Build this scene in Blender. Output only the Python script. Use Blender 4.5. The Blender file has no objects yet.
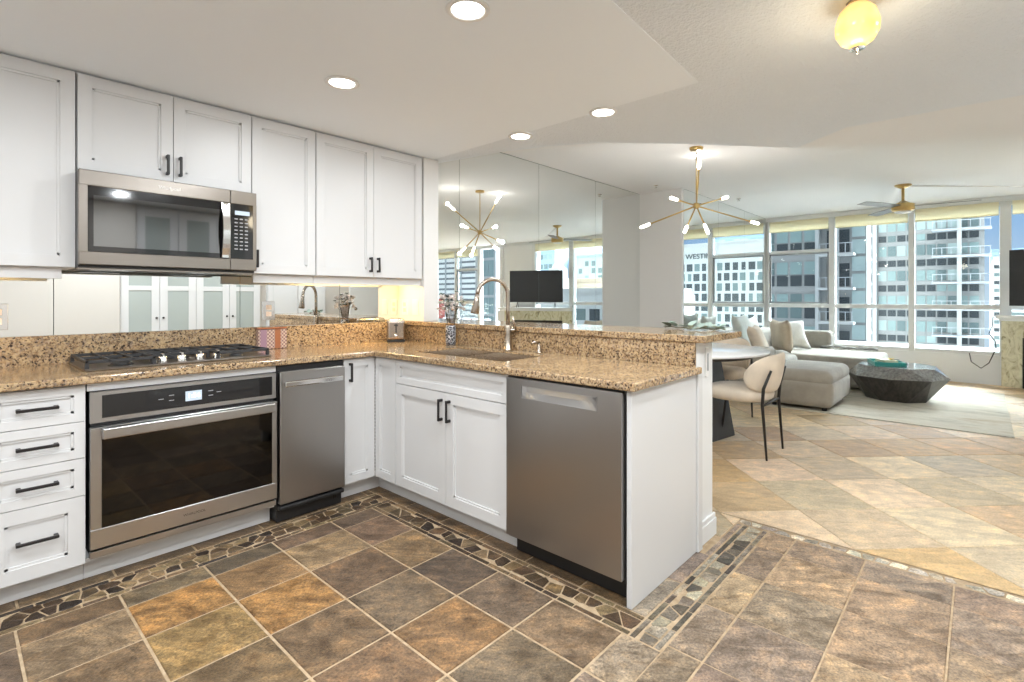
import bpy, bmesh, math, random
from mathutils import Vector, Matrix
PI = math.pi
R = math.radians
SC = bpy.context.scene
COL = SC.collection
random.seed(7)

# ------------------------------------------------------------------ camera
cam_d = bpy.data.cameras.new('camera')
cam = bpy.data.objects.new('camera', cam_d); COL.objects.link(cam)
cam_d.sensor_fit = 'HORIZONTAL'; cam_d.sensor_width = 36.0
cam_d.lens = 514.5 / 1024 * 36.0
cam_d.shift_y = -(341.0 - 297.356) / 1024.0
cam_d.clip_start = 0.05; cam_d.clip_end = 800
cam.location = (-1.7502, -2.7222, 1.1896)
cam.rotation_euler = (PI / 2, 0, 0.7394258 - PI / 2)
SC.camera = cam
# ------------------------------------------------------------------ exposure, sky, sun
SC.view_settings.view_transform = 'Standard'
SC.view_settings.look = 'None'
SC.view_settings.exposure = 0.36
SC.view_settings.gamma = 1.0
SC.view_settings.use_curve_mapping = False
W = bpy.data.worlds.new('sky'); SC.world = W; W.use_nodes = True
wn = W.node_tree.nodes; wl = W.node_tree.links
bg = wn['Background']
tc = wn.new('ShaderNodeTexCoord'); sp = wn.new('ShaderNodeSeparateXYZ'); cr = wn.new('ShaderNodeValToRGB')
wl.new(tc.outputs['Generated'], sp.inputs[0]); wl.new(sp.outputs['Z'], cr.inputs[0]); wl.new(cr.outputs[0], bg.inputs[0])
cr.color_ramp.elements[0].position = 0.0; cr.color_ramp.elements[0].color = (0.62, 0.76, 0.92, 1)
cr.color_ramp.elements[1].position = 0.12; cr.color_ramp.elements[1].color = (0.32, 0.53, 0.86, 1)
e_ = cr.color_ramp.elements.new(0.45); e_.color = (0.86, 0.93, 1.0, 1)
# added brightness high on the window side lights the room; blue towards the horizon
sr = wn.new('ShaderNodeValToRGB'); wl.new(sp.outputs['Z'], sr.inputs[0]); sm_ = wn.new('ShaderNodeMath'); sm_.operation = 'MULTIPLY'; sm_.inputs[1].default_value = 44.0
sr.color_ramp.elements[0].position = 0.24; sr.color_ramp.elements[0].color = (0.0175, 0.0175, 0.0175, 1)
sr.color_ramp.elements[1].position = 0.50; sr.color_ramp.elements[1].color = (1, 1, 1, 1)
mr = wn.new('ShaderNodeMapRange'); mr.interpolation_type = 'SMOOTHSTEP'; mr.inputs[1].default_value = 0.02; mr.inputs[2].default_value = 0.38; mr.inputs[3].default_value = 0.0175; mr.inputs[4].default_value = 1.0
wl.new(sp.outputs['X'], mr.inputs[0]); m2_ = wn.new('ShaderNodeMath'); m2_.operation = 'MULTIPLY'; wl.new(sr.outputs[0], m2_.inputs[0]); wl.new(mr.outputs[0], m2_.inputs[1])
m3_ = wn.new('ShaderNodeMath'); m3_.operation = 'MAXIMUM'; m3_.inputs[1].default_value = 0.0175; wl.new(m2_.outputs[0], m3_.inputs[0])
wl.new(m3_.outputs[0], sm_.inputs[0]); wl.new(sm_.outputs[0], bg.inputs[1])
sun_d = bpy.data.lights.new('sun', 'SUN'); sun_d.energy = 0.3; sun_d.angle = R(1.5); sun_d.color = (1, 0.97, 0.92)
sun = bpy.data.objects.new('sun', sun_d); COL.objects.link(sun)
sun.rotation_euler = (R(48), 0, R(-62))
CAN_W = 10.5

# ------------------------------------------------------------------ materials
def mat(name, col=(0.8, 0.8, 0.8), rough=0.5, metal=0.0, emis=None, es=0.0, spec=None, coat=0.0, trans=0.0, alpha=1.0):
    m = bpy.data.materials.new(name); m.use_nodes = True
    p = m.node_tree.nodes['Principled BSDF']
    p.inputs['Base Color'].default_value = (*col, 1)
    p.inputs['Roughness'].default_value = rough
    p.inputs['Metallic'].default_value = metal
    if spec is not None: p.inputs['Specular IOR Level'].default_value = spec
    if coat: p.inputs['Coat Weight'].default_value = coat; p.inputs['Coat Roughness'].default_value = 0.1
    if trans: p.inputs['Transmission Weight'].default_value = trans
    if emis: p.inputs['Emission Color'].default_value = (*emis, 1); p.inputs['Emission Strength'].default_value = es
    p.inputs['Alpha'].default_value = alpha
    return m
def nt(m): return m.node_tree.nodes, m.node_tree.links, m.node_tree.nodes['Principled BSDF']
def coords(m, scale=(1, 1, 1), rot=(0, 0, 0)):
    n, l, p = nt(m)
    t = n.new('ShaderNodeTexCoord'); mp = n.new('ShaderNodeMapping')
    mp.inputs['Scale'].default_value = scale; mp.inputs['Rotation'].default_value = rot
    g = n.new('ShaderNodeNewGeometry'); l.new(g.outputs['Position'], mp.inputs[0])
    return mp.outputs[0]
def noise(m, vec, scale, detail=4, rough=0.6, dist=0.0):
    n, l, p = nt(m); t = n.new('ShaderNodeTexNoise')
    t.inputs['Scale'].default_value = scale; t.inputs['Detail'].default_value = detail
    t.inputs['Roughness'].default_value = rough; t.inputs['Distortion'].default_value = dist
    l.new(vec, t.inputs['Vector']); return t.outputs[0]
def ramp(m, fac, stops, const=False):
    n, l, p = nt(m); r = n.new('ShaderNodeValToRGB'); e = r.color_ramp.elements
    if const: r.color_ramp.interpolation = 'CONSTANT'
    while len(e) < len(stops): e.new(0.5)
    for i, (a, c) in enumerate(stops):
        e[i].position = a; e[i].color = (c[0], c[1], c[2], 1) if isinstance(c, tuple) else (c, c, c, 1)
    l.new(fac, r.inputs[0]); return r.outputs[0]
def mix(m, a, b, fac, mode='MIX'):
    n, l, p = nt(m); x = n.new('ShaderNodeMix'); x.data_type = 'RGBA'; x.blend_type = mode
    for s, v in ((x.inputs['Factor'], fac), (x.inputs['A'], a), (x.inputs['B'], b)):
        if isinstance(v, (int, float)): s.default_value = v
        elif isinstance(v, tuple): s.default_value = (*v, 1)
        else: l.new(v, s)
    return x.outputs['Result']
def bump(m, h, strength=0.2, dist=0.01):
    n, l, p = nt(m); b = n.new('ShaderNodeBump'); b.inputs['Strength'].default_value = strength
    b.inputs['Distance'].default_value = dist; l.new(h, b.inputs['Height']); l.new(b.outputs[0], p.inputs['Normal'])
def setc(m, out, sock='Base Color'): n, l, p = nt(m); l.new(out, p.inputs[sock])

M = {}
M['paint'] = mat('cabinet_paint', (0.67, 0.67, 0.67), 0.38)
M['wall'] = mat('wall_paint', (0.74, 0.735, 0.72), 0.75)
M['wall_tan'] = mat('wall_paint_beige', (0.60, 0.565, 0.52), 0.75)
M['trim'] = mat('trim_paint', (0.78, 0.785, 0.78), 0.45)
M['ceil'] = mat('ceiling_smooth', (0.89, 0.935, 0.98), 0.85)
M['ceil_tex'] = mat('ceiling_textured', (0.83, 0.87, 0.915), 0.9)
v = coords(M['ceil_tex']); bump(M['ceil_tex'], noise(M['ceil_tex'], v, 60, 3, 0.7), 1.0, 0.012)
M['ceil_far'] = mat('ceiling_far', (0.86, 0.865, 0.87), 0.9)
v = coords(M['ceil_far']); bump(M['ceil_far'], noise(M['ceil_far'], v, 40, 3, 0.6), 0.2, 0.008)
M['black'] = mat('black_metal', (0.012, 0.010, 0.010), 0.4)
M['blackplastic'] = mat('black_plastic', (0.015, 0.015, 0.016), 0.45)
M['iron'] = mat('cast_iron', (0.03, 0.03, 0.032), 0.55)
M['bglass'] = mat('black_glass', (0.008, 0.008, 0.009), 0.04, coat=0.5)
M['ovenglass'] = mat('oven_glass', (0.050, 0.049, 0.048), 0.05, 1.0)
M['mwglass'] = mat('microwave_glass', (0.20, 0.205, 0.21), 0.03, 1.0)
M['screen'] = mat('tv_screen', (0.012, 0.012, 0.013), 0.28)
M['mirror'] = mat('mirror', (0.86, 0.88, 0.872), 0.0, 1.0)
M['mirror_edge'] = mat('mirror_edge', (0.10, 0.13, 0.12), 0.3)
M['gold'] = mat('brushed_brass', (0.58, 0.41, 0.17), 0.28, 1.0)
M['bronze'] = mat('bronze', (0.33, 0.24, 0.17), 0.35, 1.0)
M['nickel'] = mat('brushed_nickel', (0.43, 0.375, 0.32), 0.25, 1.0)
M['chrome'] = mat('chrome', (0.8, 0.8, 0.8), 0.12, 1.0)
M['bulb'] = mat('bulb', (1, 1, 1), 0.4, emis=(1.0, 0.93, 0.82), es=9.0)
M['lens'] = mat('can_lens', (1, 1, 1), 0.4, emis=(1.0, 0.97, 0.92), es=7.0)
M['warm'] = mat('warm_strip', (1, 0.8, 0.5), 0.4, emis=(1.0, 0.68, 0.28), es=12.0)
M['warm_bright'] = mat('warm_strip_bright', (1, 0.8, 0.5), 0.4, emis=(1.0, 0.72, 0.33), es=55.0)
M['amber'] = mat('amber_glass', (0.95, 0.62, 0.20), 0.2, emis=(1.0, 0.60, 0.14), es=0.6)
v = coords(M['amber']); setc(M['amber'], ramp(M['amber'], noise(M['amber'], v, 9, 2), [(0.35, (1.0, 0.50, 0.10)), (0.65, (1.0, 0.80, 0.35))]), 'Emission Color')
M['lcd'] = mat('lcd', (0.3, 0.35, 0.4), 0.3, emis=(0.45, 0.52, 0.6), es=0.6)
M['white_glow'] = mat('display_digits', (1, 1, 1), 0.4, emis=(0.9, 0.95, 1), es=1.2)
M['print'] = mat('printed_grey', (0.35, 0.35, 0.36), 0.5)
M['dark_print'] = mat('printed_dark', (0.08, 0.07, 0.06), 0.5)
M['white_plastic'] = mat('white_plastic', (0.82, 0.81, 0.79), 0.35)
M['pink_plastic'] = mat('almond_plastic', (0.80, 0.66, 0.55), 0.4)
M['frost'] = mat('frosted_glass', (0.40, 0.44, 0.42), 0.18)
M['tabletop'] = mat('white_lacquer', (0.86, 0.87, 0.88), 0.15, coat=0.4)
M['shade'] = mat('roller_shade', (0.86, 0.80, 0.64), 0.85)
n_, l_, p_s = nt(M['shade']); tr_ = n_.new('ShaderNodeBsdfTranslucent'); tr_.inputs[0].default_value = (0.92, 0.86, 0.68, 1); mx_ = n_.new('ShaderNodeMixShader'); mx_.inputs[0].default_value = 0.7
l_.new(p_s.outputs[0], mx_.inputs[1]); l_.new(tr_.outputs[0], mx_.inputs[2]); l_.new(mx_.outputs[0], n_['Material Output'].inputs[0])
M['frame'] = mat('window_frame', (0.72, 0.73, 0.72), 0.4)
M['screenframe'] = mat('screen_frame', (0.30, 0.31, 0.31), 0.4)
M['concrete'] = mat('concrete', (0.33, 0.33, 0.32), 0.8)
M['bwhite'] = mat('building_white', (0.52, 0.525, 0.515), 0.8)
M['bgrey'] = mat('building_grey', (0.50, 0.53, 0.56), 0.7)
M['btan'] = mat('building_tan', (0.62, 0.52, 0.40), 0.8)
M['bred'] = mat('building_red', (0.62, 0.12, 0.10), 0.7)
M['bblue'] = mat('building_blue', (0.30, 0.42, 0.56), 0.4)
M['pane_dark'] = mat('pane_dark', (0.055, 0.065, 0.07), 0.3, spec=0.3)
M['pane_teal'] = mat('pane_teal', (0.27, 0.36, 0.35), 0.3, spec=0.3)
M['pane_mid'] = mat('pane_mid', (0.15, 0.20, 0.20), 0.3, spec=0.3)
M['pane_pale'] = mat('pane_pale', (0.40, 0.49, 0.48), 0.3, spec=0.3)
M['asphalt'] = mat('asphalt', (0.25, 0.26, 0.27), 0.9)
M['teal'] = mat('teal_lacquer', (0.02, 0.27, 0.25), 0.3)
M['cream'] = mat('cream_paper', (0.80, 0.74, 0.55), 0.6)
M['yellow'] = mat('yellow_petal', (0.85, 0.65, 0.05), 0.6)
M['leaf'] = mat('sage_leaf', (0.34, 0.43, 0.38), 0.6)
M['leafdark'] = mat('dark_leaf', (0.07, 0.10, 0.07), 0.6)
M['stem'] = mat('stem', (0.16, 0.15, 0.09), 0.7)
M['petal'] = mat('white_petal', (0.74, 0.68, 0.66), 0.8)
M['copper'] = mat('copper_print', (0.36, 0.13, 0.055), 0.35)
M['violet'] = mat('violet_print', (0.33, 0.20, 0.26), 0.4)
M['firebox'] = mat('firebox', (0.015, 0.013, 0.012), 0.7)
M['rubber'] = mat('rubber', (0.02, 0.02, 0.02), 0.7)

def fabric(name, col, var=0.12, sc=180, b=0.35):
    m = mat(name, col, 0.95); v = coords(m); n1 = noise(m, v, sc, 3, 0.7); n2 = noise(m, v, 6, 3)
    c = ramp(m, n2, [(0.3, tuple(x * (1 - var) for x in col)), (0.7, tuple(min(1, x * (1 + var)) for x in col))])
    setc(m, c); bump(m, n1, b, 0.004)
    m.node_tree.nodes['Principled BSDF'].inputs['Sheen Weight'].default_value = 0.15
    return m
M['sofa'] = fabric('sofa_chenille', (0.33, 0.305, 0.26))
M['boucle'] = fabric('boucle_cream', (0.66, 0.57, 0.46))
M['pillow_w'] = fabric('pillow_white', (0.70, 0.69, 0.64))
M['pillow_t'] = fabric('pillow_taupe', (0.50, 0.42, 0.32))
M['pillow_s'] = fabric('pillow_sage', (0.58, 0.62, 0.58))
M['throw'] = fabric('grey_throw', (0.33, 0.33, 0.32), 0.25)

def granite():
    m = mat('granite', rough=0.12, spec=0.6); n, l, p = nt(m); v = coords(m)
    vo = n.new('ShaderNodeTexVoronoi'); vo.inputs['Scale'].default_value = 125; l.new(v, vo.inputs['Vector'])
    dn = noise(m, v, 120, 2); 
    c1 = ramp(m, vo.outputs['Color'], [(0.0, (0.06, 0.035, 0.022)), (0.22, (0.27, 0.17, 0.10)), (0.42, (0.54, 0.40, 0.23)), (0.64, (0.62, 0.50, 0.32)), (0.85, (0.44, 0.37, 0.31))])
    n1 = noise(m, v, 62, 5, 0.72, 0.6)
    c2 = ramp(m, n1, [(0.40, (0.06, 0.038, 0.028)), (0.48, (0.34, 0.22, 0.12)), (0.57, (0.56, 0.42, 0.24)), (0.74, (0.68, 0.57, 0.39))])
    c = mix(m, c1, c2, 0.55)
    n3 = noise(m, v, 105, 3, 0.6); blk = ramp(m, n3, [(0.39, 1.0), (0.44, 0.0)])
    c = mix(m, c, (0.035, 0.022, 0.018), blk)
    n4 = noise(m, v, 7, 3, 0.6); c = mix(m, c, ramp(m, n4, [(0.3, (0.78, 0.72, 0.66)), (0.7, (1.05, 1.0, 0.95))]), 1.0, 'MULTIPLY')
    setc(m, c); return m
M['granite'] = granite()
def steel(name, col, rough=0.24, axis=2):
    m = mat(name, col, rough, 1.0); s = [180, 180, 180]; s[axis] = 2.0
    v = coords(m, tuple(s)); n1 = noise(m, v, 1.0, 3)
    setc(m, ramp(m, n1, [(0.2, rough - 0.004), (0.8, rough + 0.004)]), 'Roughness')
    v2 = coords(m, (7, 7, 0.5) if axis == 2 else (2, 2, 3)); n2 = noise(m, v2, 1.0, 2)
    bump(m, n2, 0.13, 0.02)
    return m
M['steel'] = steel('stainless_vertical', (0.40, 0.39, 0.378), 0.30, 2)
M['steel_h'] = steel('stainless_horizontal', (0.25, 0.225, 0.20), 0.30, 0)
M['steel_o'] = steel('stainless_oven', (0.50, 0.50, 0.50), 0.28, 0)
M['steel_s'] = mat('stainless_sink', (0.70, 0.64, 0.57), 0.17, 1.0)

def tile_mat(name, k):
    S = lambda c: tuple(1 + (x - 1) * k for x in c) if isinstance(c, tuple) else 1 + (c - 1) * k
    m = mat(name, rough=0.38, spec=0.5); n, l, p = nt(m); v = coords(m)
    a = n.new('ShaderNodeVertexColor'); a.layer_name = 'tint'
    vr = coords(m, (1, 1, 1), (0, 0, 0.9))
    mp = n.new('ShaderNodeMapping'); mp.inputs['Scale'].default_value = (3.0, 8, 1); l.new(vr, mp.inputs[0])
    # a per-tile offset keeps the streaks from running across joints
    vm = n.new('ShaderNodeVectorMath'); vm.operation = 'SCALE'; l.new(a.outputs[0], vm.inputs[0]); vm.inputs[3].default_value = 63.0
    va = n.new('ShaderNodeVectorMath'); va.operation = 'ADD'; l.new(mp.outputs[0], va.inputs[0]); l.new(vm.outputs[0], va.inputs[1])
    vb = n.new('ShaderNodeVectorMath'); vb.operation = 'ADD'; l.new(v, vb.inputs[0]); l.new(vm.outputs[0], vb.inputs[1])
    n1 = noise(m, va.outputs[0], 1.5, 8, 0.68, 1.4)
    n2 = noise(m, vb.outputs[0], 11, 6, 0.65)
    n3 = noise(m, vb.outputs[0], 120, 4, 0.7)
    s1 = ramp(m, n1, [(0.34, S((0.58, 0.53, 0.47))), (0.50, S((1.0, 1.0, 1.0))), (0.66, S((1.5, 1.42, 1.3)))])
    s2 = ramp(m, n2, [(0.34, S((0.62, 0.57, 0.50))), (0.52, S((1.0, 1.0, 1.0))), (0.68, S((1.55, 1.42, 1.22)))])
    s3 = ramp(m, n3, [(0.30, S(0.45)), (0.5, 1.0), (0.72, S(1.6))])
    c = mix(m, a.outputs[0], s1, 1.0, 'MULTIPLY'); c = mix(m, c, s2, 1.0, 'MULTIPLY'); c = mix(m, c, s3, 1.0, 'MULTIPLY')
    setc(m, c)
    h = mix(m, n1, n3, 0.35); bump(m, h, 0.8, 0.014)
    setc(m, ramp(m, n2, [(0.3, 0.38), (0.7, 0.58)]), 'Roughness')
    return m
M['tile'] = tile_mat('slate_tile', 1.0); M['tile_pale'] = tile_mat('pale_slate_tile', 0.42)
M['grout'] = mat('grout', (0.38, 0.27, 0.16), 0.85)
v = coords(M['grout']); setc(M['grout'], ramp(M['grout'], noise(M['grout'], v, 30, 4), [(0.3, (0.34, 0.24, 0.14)), (0.7, (0.50, 0.38, 0.25))]))

def rug_mat():
    m = mat('rug_wool', rough=0.95); v = coords(m, (2.2, 0.8, 1)); n1 = noise(m, v, 2.0, 7, 0.7, 0.25)
    c = ramp(m, n1, [(0.32, (0.34, 0.31, 0.25)), (0.43, (0.52, 0.48, 0.39)), (0.54, (0.62, 0.58, 0.49)), (0.70, (0.46, 0.38, 0.26))])
    v2 = coords(m); n2 = noise(m, v2, 220, 2); setc(m, c); bump(m, n2, 0.5, 0.004); return m
M['rug'] = rug_mat()
def marble_mat():
    m = mat('cream_marble', rough=0.15); v = coords(m, (1, 1, 0.6)); n1 = noise(m, v, 11, 6, 0.65, 1.6)
    setc(m, ramp(m, n1, [(0.32, (0.20, 0.17, 0.09)), (0.42, (0.55, 0.50, 0.33)), (0.58, (0.72, 0.68, 0.50)), (0.75, (0.60, 0.52, 0.30))])); return m
M['marble'] = marble_mat()
def darkwood():
    m = mat('dark_veneer', rough=0.35); v = coords(m, (30, 30, 4)); n1 = noise(m, v, 1.0, 4, 0.6)
    setc(m, ramp(m, n1, [(0.3, (0.020, 0.018, 0.016)), (0.7, (0.075, 0.066, 0.056))])); return m
M['darkwood'] = darkwood()
def speckled():
    m = mat('grey_stone_top', rough=0.12); v = coords(m); n1 = noise(m, v, 40, 4)
    setc(m, ramp(m, n1, [(0.3, (0.13, 0.13, 0.125)), (0.7, (0.30, 0.30, 0.29))])); return m
M['stonetop'] = speckled()
def glassmat(name, tint=(0.95, 0.98, 0.97), refl=0.08):
    m = bpy.data.materials.new(name); m.use_nodes = True; n = m.node_tree.nodes; l = m.node_tree.links; n.clear()
    o = n.new('ShaderNodeOutputMaterial'); t = n.new('ShaderNodeBsdfTransparent'); g = n.new('ShaderNodeBsdfGlossy'); x = n.new('ShaderNodeMixShader')
    t.inputs[0].default_value = (*tint, 1); g.inputs['Roughness'].default_value = 0.0
    f = n.new('ShaderNodeFresnel'); f.inputs[0].default_value = 1.25
    l.new(f.outputs[0], x.inputs[0]); l.new(t.outputs[0], x.inputs[1]); l.new(g.outputs[0], x.inputs[2]); l.new(x.outputs[0], o.inputs[0])
    return m
M['glass'] = glassmat('window_glass')
M['vaseglass'] = glassmat('vase_glass', (0.86, 0.80, 0.79))
def vase_pattern():
    m = mat('vase_pattern', rough=0.3); n, l, p = nt(m); v = coords(m)
    vo = n.new('ShaderNodeTexVoronoi'); vo.inputs['Scale'].default_value = 62; l.new(v, vo.inputs['Vector'])
    vo.feature = 'DISTANCE_TO_EDGE'
    setc(m, ramp(m, vo.outputs['Distance'], [(0.0, (0.7, 0.7, 0.72)), (0.05, (0.02, 0.022, 0.03))], True)); return m
M['vasepat'] = vase_pattern()
def dots(name, a, b, sc):
    m = mat(name, rough=0.35); n, l, p = nt(m); v = coords(m)
    ck = n.new('ShaderNodeTexChecker'); ck.inputs['Scale'].default_value = sc; l.new(v, ck.inputs['Vector'])
    ck.inputs['Color1'].default_value = (*a, 1); ck.inputs['Color2'].default_value = (*b, 1); setc(m, ck.outputs[0]); return m
M['dots'] = dots('dotted_print', (0.60, 0.46, 0.36), (0.26, 0.15, 0.15), 90)

# ------------------------------------------------------------------ mesh helpers
WM = {}
class MB:
    def __init__(s): s.bm = bmesh.new(); s.mi = 0
    def _tag(s, faces):
        for f in faces: f.material_index = s.mi
    def box(s, x0, x1, y0, y1, z0, z1, b=0.0, seg=1, rot=None, pivot=None):
        t = bmesh.new(); bmesh.ops.create_cube(t, size=1)
        bmesh.ops.scale(t, vec=(abs(x1 - x0), abs(y1 - y0), abs(z1 - z0)), verts=t.verts)
        if b: bmesh.ops.bevel(t, geom=t.edges[:], offset=b, segments=seg, affect='EDGES', profile=0.5)
        bmesh.ops.translate(t, vec=((x0 + x1) / 2, (y0 + y1) / 2, (z0 + z1) / 2), verts=t.verts)
        if rot is not None:
            pv = Vector(pivot) if pivot else Vector(((x0 + x1) / 2, (y0 + y1) / 2, (z0 + z1) / 2))
            bmesh.ops.transform(t, matrix=Matrix.Translation(pv) @ rot @ Matrix.Translation(-pv), verts=t.verts)
        s.join(t); return s
    def join(s, t, mx=None):
        if mx is not None: bmesh.ops.transform(t, matrix=mx, verts=t.verts)
        mp = {}
        for v_ in t.verts: mp[v_] = s.bm.verts.new(v_.co)
        for f in t.faces:
            try: nf = s.bm.faces.new([mp[q] for q in f.verts]); nf.material_index = s.mi; nf.smooth = f.smooth
            except ValueError: pass
        t.free()
    def face(s, pts):
        f = s.bm.faces.new([s.bm.verts.new(p) for p in pts]); f.material_index = s.mi; return f
    def prism(s, pts, z0, z1, b=0.0):
        t = bmesh.new()
        A = [t.verts.new((x, y, z0)) for x, y in pts]; B = [t.verts.new((x, y, z1)) for x, y in pts]
        t.faces.new(A[::-1]); t.faces.new(B); n = len(pts)
        for i in range(n): t.faces.new([A[i], A[(i + 1) % n], B[(i + 1) % n], B[i]])
        bmesh.ops.recalc_face_normals(t, faces=t.faces[:])
        if b:
            e = [q for q in t.edges if abs(q.verts[0].co.z - q.verts[1].co.z) < 1e-6]
            bmesh.ops.bevel(t, geom=e, offset=b, segments=3, affect='EDGES', profile=0.5)
        s.join(t); return s
    def tube(s, pts, r, n=12, cap=True, closed=False):
        pts = [Vector(p) for p in pts]; rs = r if isinstance(r, (list, tuple)) else [r] * len(pts)
        t = bmesh.new(); rings = []; prev = None
        for i, p in enumerate(pts):
            d = (pts[min(i + 1, len(pts) - 1)] - pts[max(i - 1, 0)]).normalized()
            if prev is None:
                a = Vector((0, 0, 1)) if abs(d.z) < 0.9 else Vector((1, 0, 0)); u = d.cross(a).normalized()
            else: u = (prev - d * prev.dot(d)).normalized()
            prev = u; w = d.cross(u)
            rings.append([t.verts.new(p + (u * math.cos(2 * PI * k / n) + w * math.sin(2 * PI * k / n)) * rs[i]) for k in range(n)])
        for i in range(len(rings) - 1):
            for k in range(n):
                f = t.faces.new([rings[i][k], rings[i][(k + 1) % n], rings[i + 1][(k + 1) % n], rings[i + 1][k]]); f.smooth = True
        if cap: t.faces.new(rings[0][::-1]); t.faces.new(rings[-1])
        bmesh.ops.recalc_face_normals(t, faces=t.faces[:]); s.join(t); return s
    def lathe(s, prof, c=(0, 0, 0), n=24, mx=None):
        t = bmesh.new(); rings = []
        for r_, z in prof:
            rings.append([t.verts.new((r_ * math.cos(2 * PI * k / n), r_ * math.sin(2 * PI * k / n), z)) for k in range(n)] if r_ > 1e-5 else [t.verts.new((0, 0, z))])
        for a, b in zip(rings, rings[1:]):
            for k in range(n):
                q = [a[k % len(a)], a[(k + 1) % len(a)], b[(k + 1) % len(b)], b[k % len(b)]]
                u = []
                for x in q:
                    if x not in u: u.append(x)
                if len(u) > 2: f = t.faces.new(u); f.smooth = True
        bmesh.ops.recalc_face_normals(t, faces=t.faces[:])
        if mx is not None: bmesh.ops.transform(t, matrix=mx, verts=t.verts)
        bmesh.ops.translate(t, vec=c, verts=t.verts); s.join(t); return s
    def build(s, name, mt, parent=None, local=False):
        me = bpy.data.meshes.new(name); 
        mx = WM.get(parent.name) if parent else None
        if mx is not None and not local: bmesh.ops.transform(s.bm, matrix=mx.inverted(), verts=s.bm.verts)
        bmesh.ops.recalc_face_normals(s.bm, faces=s.bm.faces[:]) if False else None
        s.bm.to_mesh(me); s.bm.free()
        for m_ in (mt if isinstance(mt, list) else [mt]): me.materials.append(M[m_] if isinstance(m_, str) else m_)
        o = bpy.data.objects.new(name, me); COL.objects.link(o)
        if parent: o.parent = parent
        WM[o.name] = mx if mx is not None else Matrix.Identity(4)
        return o
def tag(o, label=None, cat=None, group=None, kind=None):
    if label: o['label'] = label
    if cat: o['category'] = cat
    if group: o['group'] = group
    if kind: o['kind'] = kind
    return o
def thing(name, label, cat, loc=(0, 0, 0), rz=0.0, group=None):
    o = bpy.data.objects.new(name, None); COL.objects.link(o); o.empty_display_size = 0.05
    o.location = loc; o.rotation_euler = (0, 0, rz)
    WM[o.name] = Matrix.Translation(loc) @ Matrix.Rotation(rz, 4, 'Z')
    return tag(o, label, cat, group)
def struct(o): o['kind'] = 'structure'; return o
def bx(name, m, parent, *a, **k): return MB().box(*a, **k).build(name, m, parent)
def dup(root, loc, rz, label=None, group=None):
    r = root.copy(); COL.objects.link(r); r.location = loc; r.rotation_euler = (0, 0, rz)
    if label: r['label'] = label
    if group: r['group'] = group
    for ch in list(root.children):
        c = ch.copy(); COL.objects.link(c); c.parent = r
        for g in ch.children:
            d = g.copy(); COL.objects.link(d); d.parent = c
    return r
def text_mb(mb, s, size, mx, ext=0.001):
    cu = bpy.data.curves.new('txt', 'FONT'); cu.body = s; cu.size = size; cu.extrude = ext; cu.align_x = 'CENTER'; cu.align_y = 'CENTER'
    o = bpy.data.objects.new('txt', cu); COL.objects.link(o)
    dg = bpy.context.evaluated_depsgraph_get(); me = bpy.data.meshes.new_from_object(o.evaluated_get(dg))
    t = bmesh.new(); t.from_mesh(me); mb.join(t, mx)
    bpy.data.objects.remove(o); bpy.data.curves.remove(cu); bpy.data.meshes.remove(me)
FACE_MY = Matrix.Rotation(PI / 2, 4, 'X')                                  # text readable from -y
FACE_MX = Matrix.Rotation(-PI / 2, 4, 'Z') @ Matrix.Rotation(PI / 2, 4, 'X')  # text readable from -x

# ------------------------------------------------------------------ floor: grout bed and cut stone tiles, one mesh
def clip(poly, a, b, c):           # keep a*x+b*y<=c
    out = []
    for i in range(len(poly)):
        p, q = poly[i], poly[(i + 1) % len(poly)]; dp = a * p[0] + b * p[1] - c; dq = a * q[0] + b * q[1] - c
        if dp <= 0: out.append(p)
        if dp * dq < 0:
            t = dp / (dp - dq); out.append((p[0] + (q[0] - p[0]) * t, p[1] + (q[1] - p[1]) * t))
    return out
def cliprect(p, x0, x1, y0, y1):
    for h in ((-1, 0, -x0), (1, 0, x1), (0, -1, -y0), (0, 1, y1)):
        p = clip(p, *h)
        if len(p) < 3: return []
    return p
def area(p): return abs(sum(p[i][0] * p[(i + 1) % len(p)][1] - p[(i + 1) % len(p)][0] * p[i][1] for i in range(len(p)))) / 2
def inset(p, d):
    n = len(p); s = sum(p[i][0] * p[(i + 1) % n][1] - p[(i + 1) % n][0] * p[i][1] for i in range(n))
    if s < 0: p = p[::-1]
    q = list(p)
    for i in range(n):
        (x0, y0), (x1, y1) = p[i], p[(i + 1) % n]; L = math.hypot(x1 - x0, y1 - y0)
        if L < 1e-6: continue
        nx, ny = (y1 - y0) / L, -(x1 - x0) / L
        q = clip(q, nx, ny, nx * x0 + ny * y0 - d)
        if len(q) < 3: return []
    return q
tb = bmesh.new(); lay = tb.loops.layers.float_color.new('tint')
def addtile(p, col, g=0.004, z=0.0, mi=1):
    o = inset(p, g)
    if len(o) < 3 or area(o) < 2e-5: return
    i_ = inset(o, 0.003)
    def F(pts, zz):
        vs = [tb.verts.new((x, y, zq)) for (x, y), zq in zip(pts, zz)]
        f = tb.faces.new(vs); f.material_index = mi
        for l_ in f.loops: l_[lay] = (*col, 1)
    if len(i_) == len(o):
        F(i_, [z] * len(i_))
        for k in range(len(o)):
            F([o[k], o[(k + 1) % len(o)], i_[(k + 1) % len(o)], i_[k]], [z - 0.004, z - 0.004, z, z])
    else: F(o, [z] * len(o))
def jit(c, a): 
    k = 1 + random.uniform(-a, a); return tuple(max(0.01, x * k * (1 + random.uniform(-a, a) * 0.25)) for x in c)
BROWN = [(0.155, 0.100, 0.054), (0.185, 0.120, 0.064), (0.125, 0.088, 0.056), (0.225, 0.138, 0.062), (0.20, 0.138, 0.080), (0.14, 0.100, 0.062), (0.115, 0.080, 0.055)]
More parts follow.
